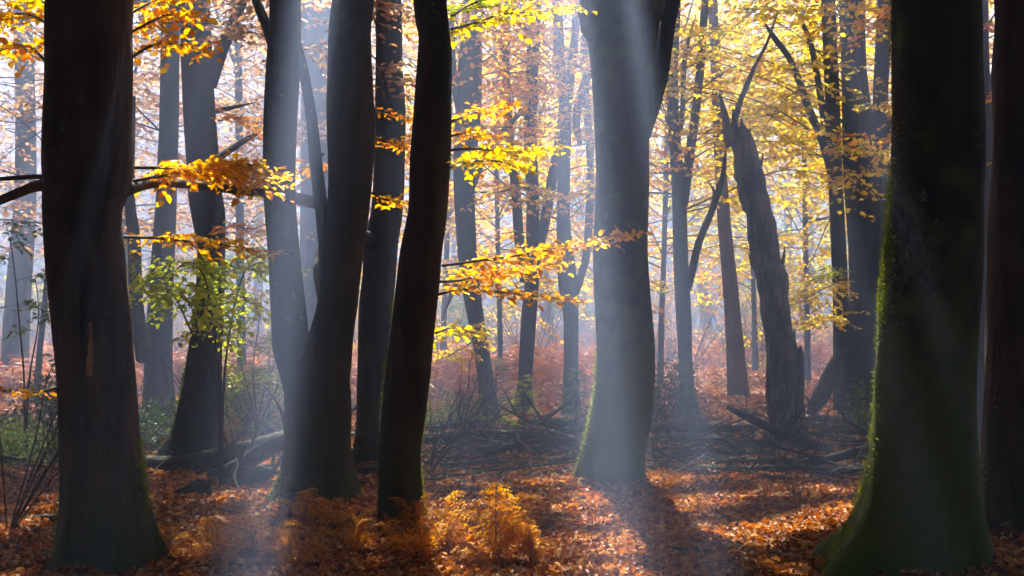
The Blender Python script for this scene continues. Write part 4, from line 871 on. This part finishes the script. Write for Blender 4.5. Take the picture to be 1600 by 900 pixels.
for k in range(7000):
    d = 24 + 62 * r.uniform() ** 1.3; px = r.uniform(-150, 1750); x = (px - 800) * d / F
    if d < 38 and wave(np.array([[x, d, 0.]]), 5, .25, 2)[0] < -.05: continue
    if d < 34 and 1080 < px < 1320: continue
    path, c, dv, nv, l_, wd = FC[r.integers(2)]; az = r.uniform(0, 6.28); tip = r.uniform(-.4, .3); s_ = r.uniform(.6, 1.05); b = np.array([x, d, gz(x, d)])
    leaf_mesh(m, rot(c, az, tip) * s_ + b, rot(dv, az, tip), rot(nv, az, tip), l_ * s_ * 1.1, wd * s_ * 1.0, simple=True)
tag(m.build('bracken_thicket', M['fernfar']), 'russet bracken covering the far forest floor', kind='stuff')

m = MB(); r = np.random.default_rng(63)
for k in range(330):
    d = 33 + 40 * r.uniform(); px = r.uniform(-150, 1750)
    if d < 36 and 1060 < px < 1330: continue
    x = (px - 800) * d / F; z = gz(x, d); h_ = r.uniform(.8, 3.6); sp_ = h_ * r.uniform(.2, .4)
    mi = r.choice([1, 1, 2, 3, 4]) if px < 1050 else r.choice([1, 2, 3, 3, 4])
    for _ in range(6):
        e_ = np.array([x, d, z]) + r.normal(0, 1, 3) * [sp_, sp_, 0] + [0, 0, h_ * r.uniform(.6, 1)]
        tube(m, [[x, d, z - .05, .012], [*(np.array([x, d, z]) * .5 + e_ * .5 + r.normal(0, .06, 3)), .008], [*e_, .003]], segs=4, step=.6, caps=False)
    nn = int(130 * h_); c_ = r.normal(size=(9, 3)) * [sp_ * .8, sp_ * .8, h_ * .22] + [x, d, z + h_ * .6]
    p = c_[r.integers(9, size=nn)] + r.normal(size=(nn, 3)) * [.22, .22, .07]; p[:, 2] = np.maximum(p[:, 2], z + .05)
    sz = r.uniform(.05, .10, nn); leaf_mesh(m, p, r.normal(size=(nn, 3)), UP + r.normal(0, .5, (nn, 3)), sz, sz * .7, simple=True, mi=mi)
tag(m.build('undergrowth', [M['twig'], M['dull'], M['green'], M['yellow'], M['orange']]), 'hazy thicket of saplings and shrubs closing off the far floor', kind='stuff')

# ------------------------------------------------------------------ leaf litter
m = MB(); r = np.random.default_rng(44)
for n_, d0, d1, sz, spread in ((150000, 7.6, 18, .05, 1.15), (90000, 17.5, 48, .085, 1.1)):
    d = np.sqrt(r.uniform(d0 ** 2, d1 ** 2, n_)); x = r.uniform(-.40, .40, n_) * d * spread
    z = gh(x, d) + r.uniform(.002, .035, n_) ** 1 + .02 * np.clip(wave(np.stack([x, d, 0 * d], 1), 8, 3.5, 3), 0, 1)
    c = np.stack([x, d, z], 1); sz_ = sz * r.uniform(.65, 1.35, n_)
    leaf_mesh(m, c, r.normal(size=(n_, 3)) * [1, 1, .3], UP + r.normal(0, .42, (n_, 3)), sz_, sz_ * .62, fold=.4)
tag(m.build('leaf_litter', M['litter']), 'carpet of fallen rust-coloured beech leaves', kind='stuff')
print("objects", len(bpy.data.objects), "polys", sum(len(me.polygons) for me in bpy.data.meshes))
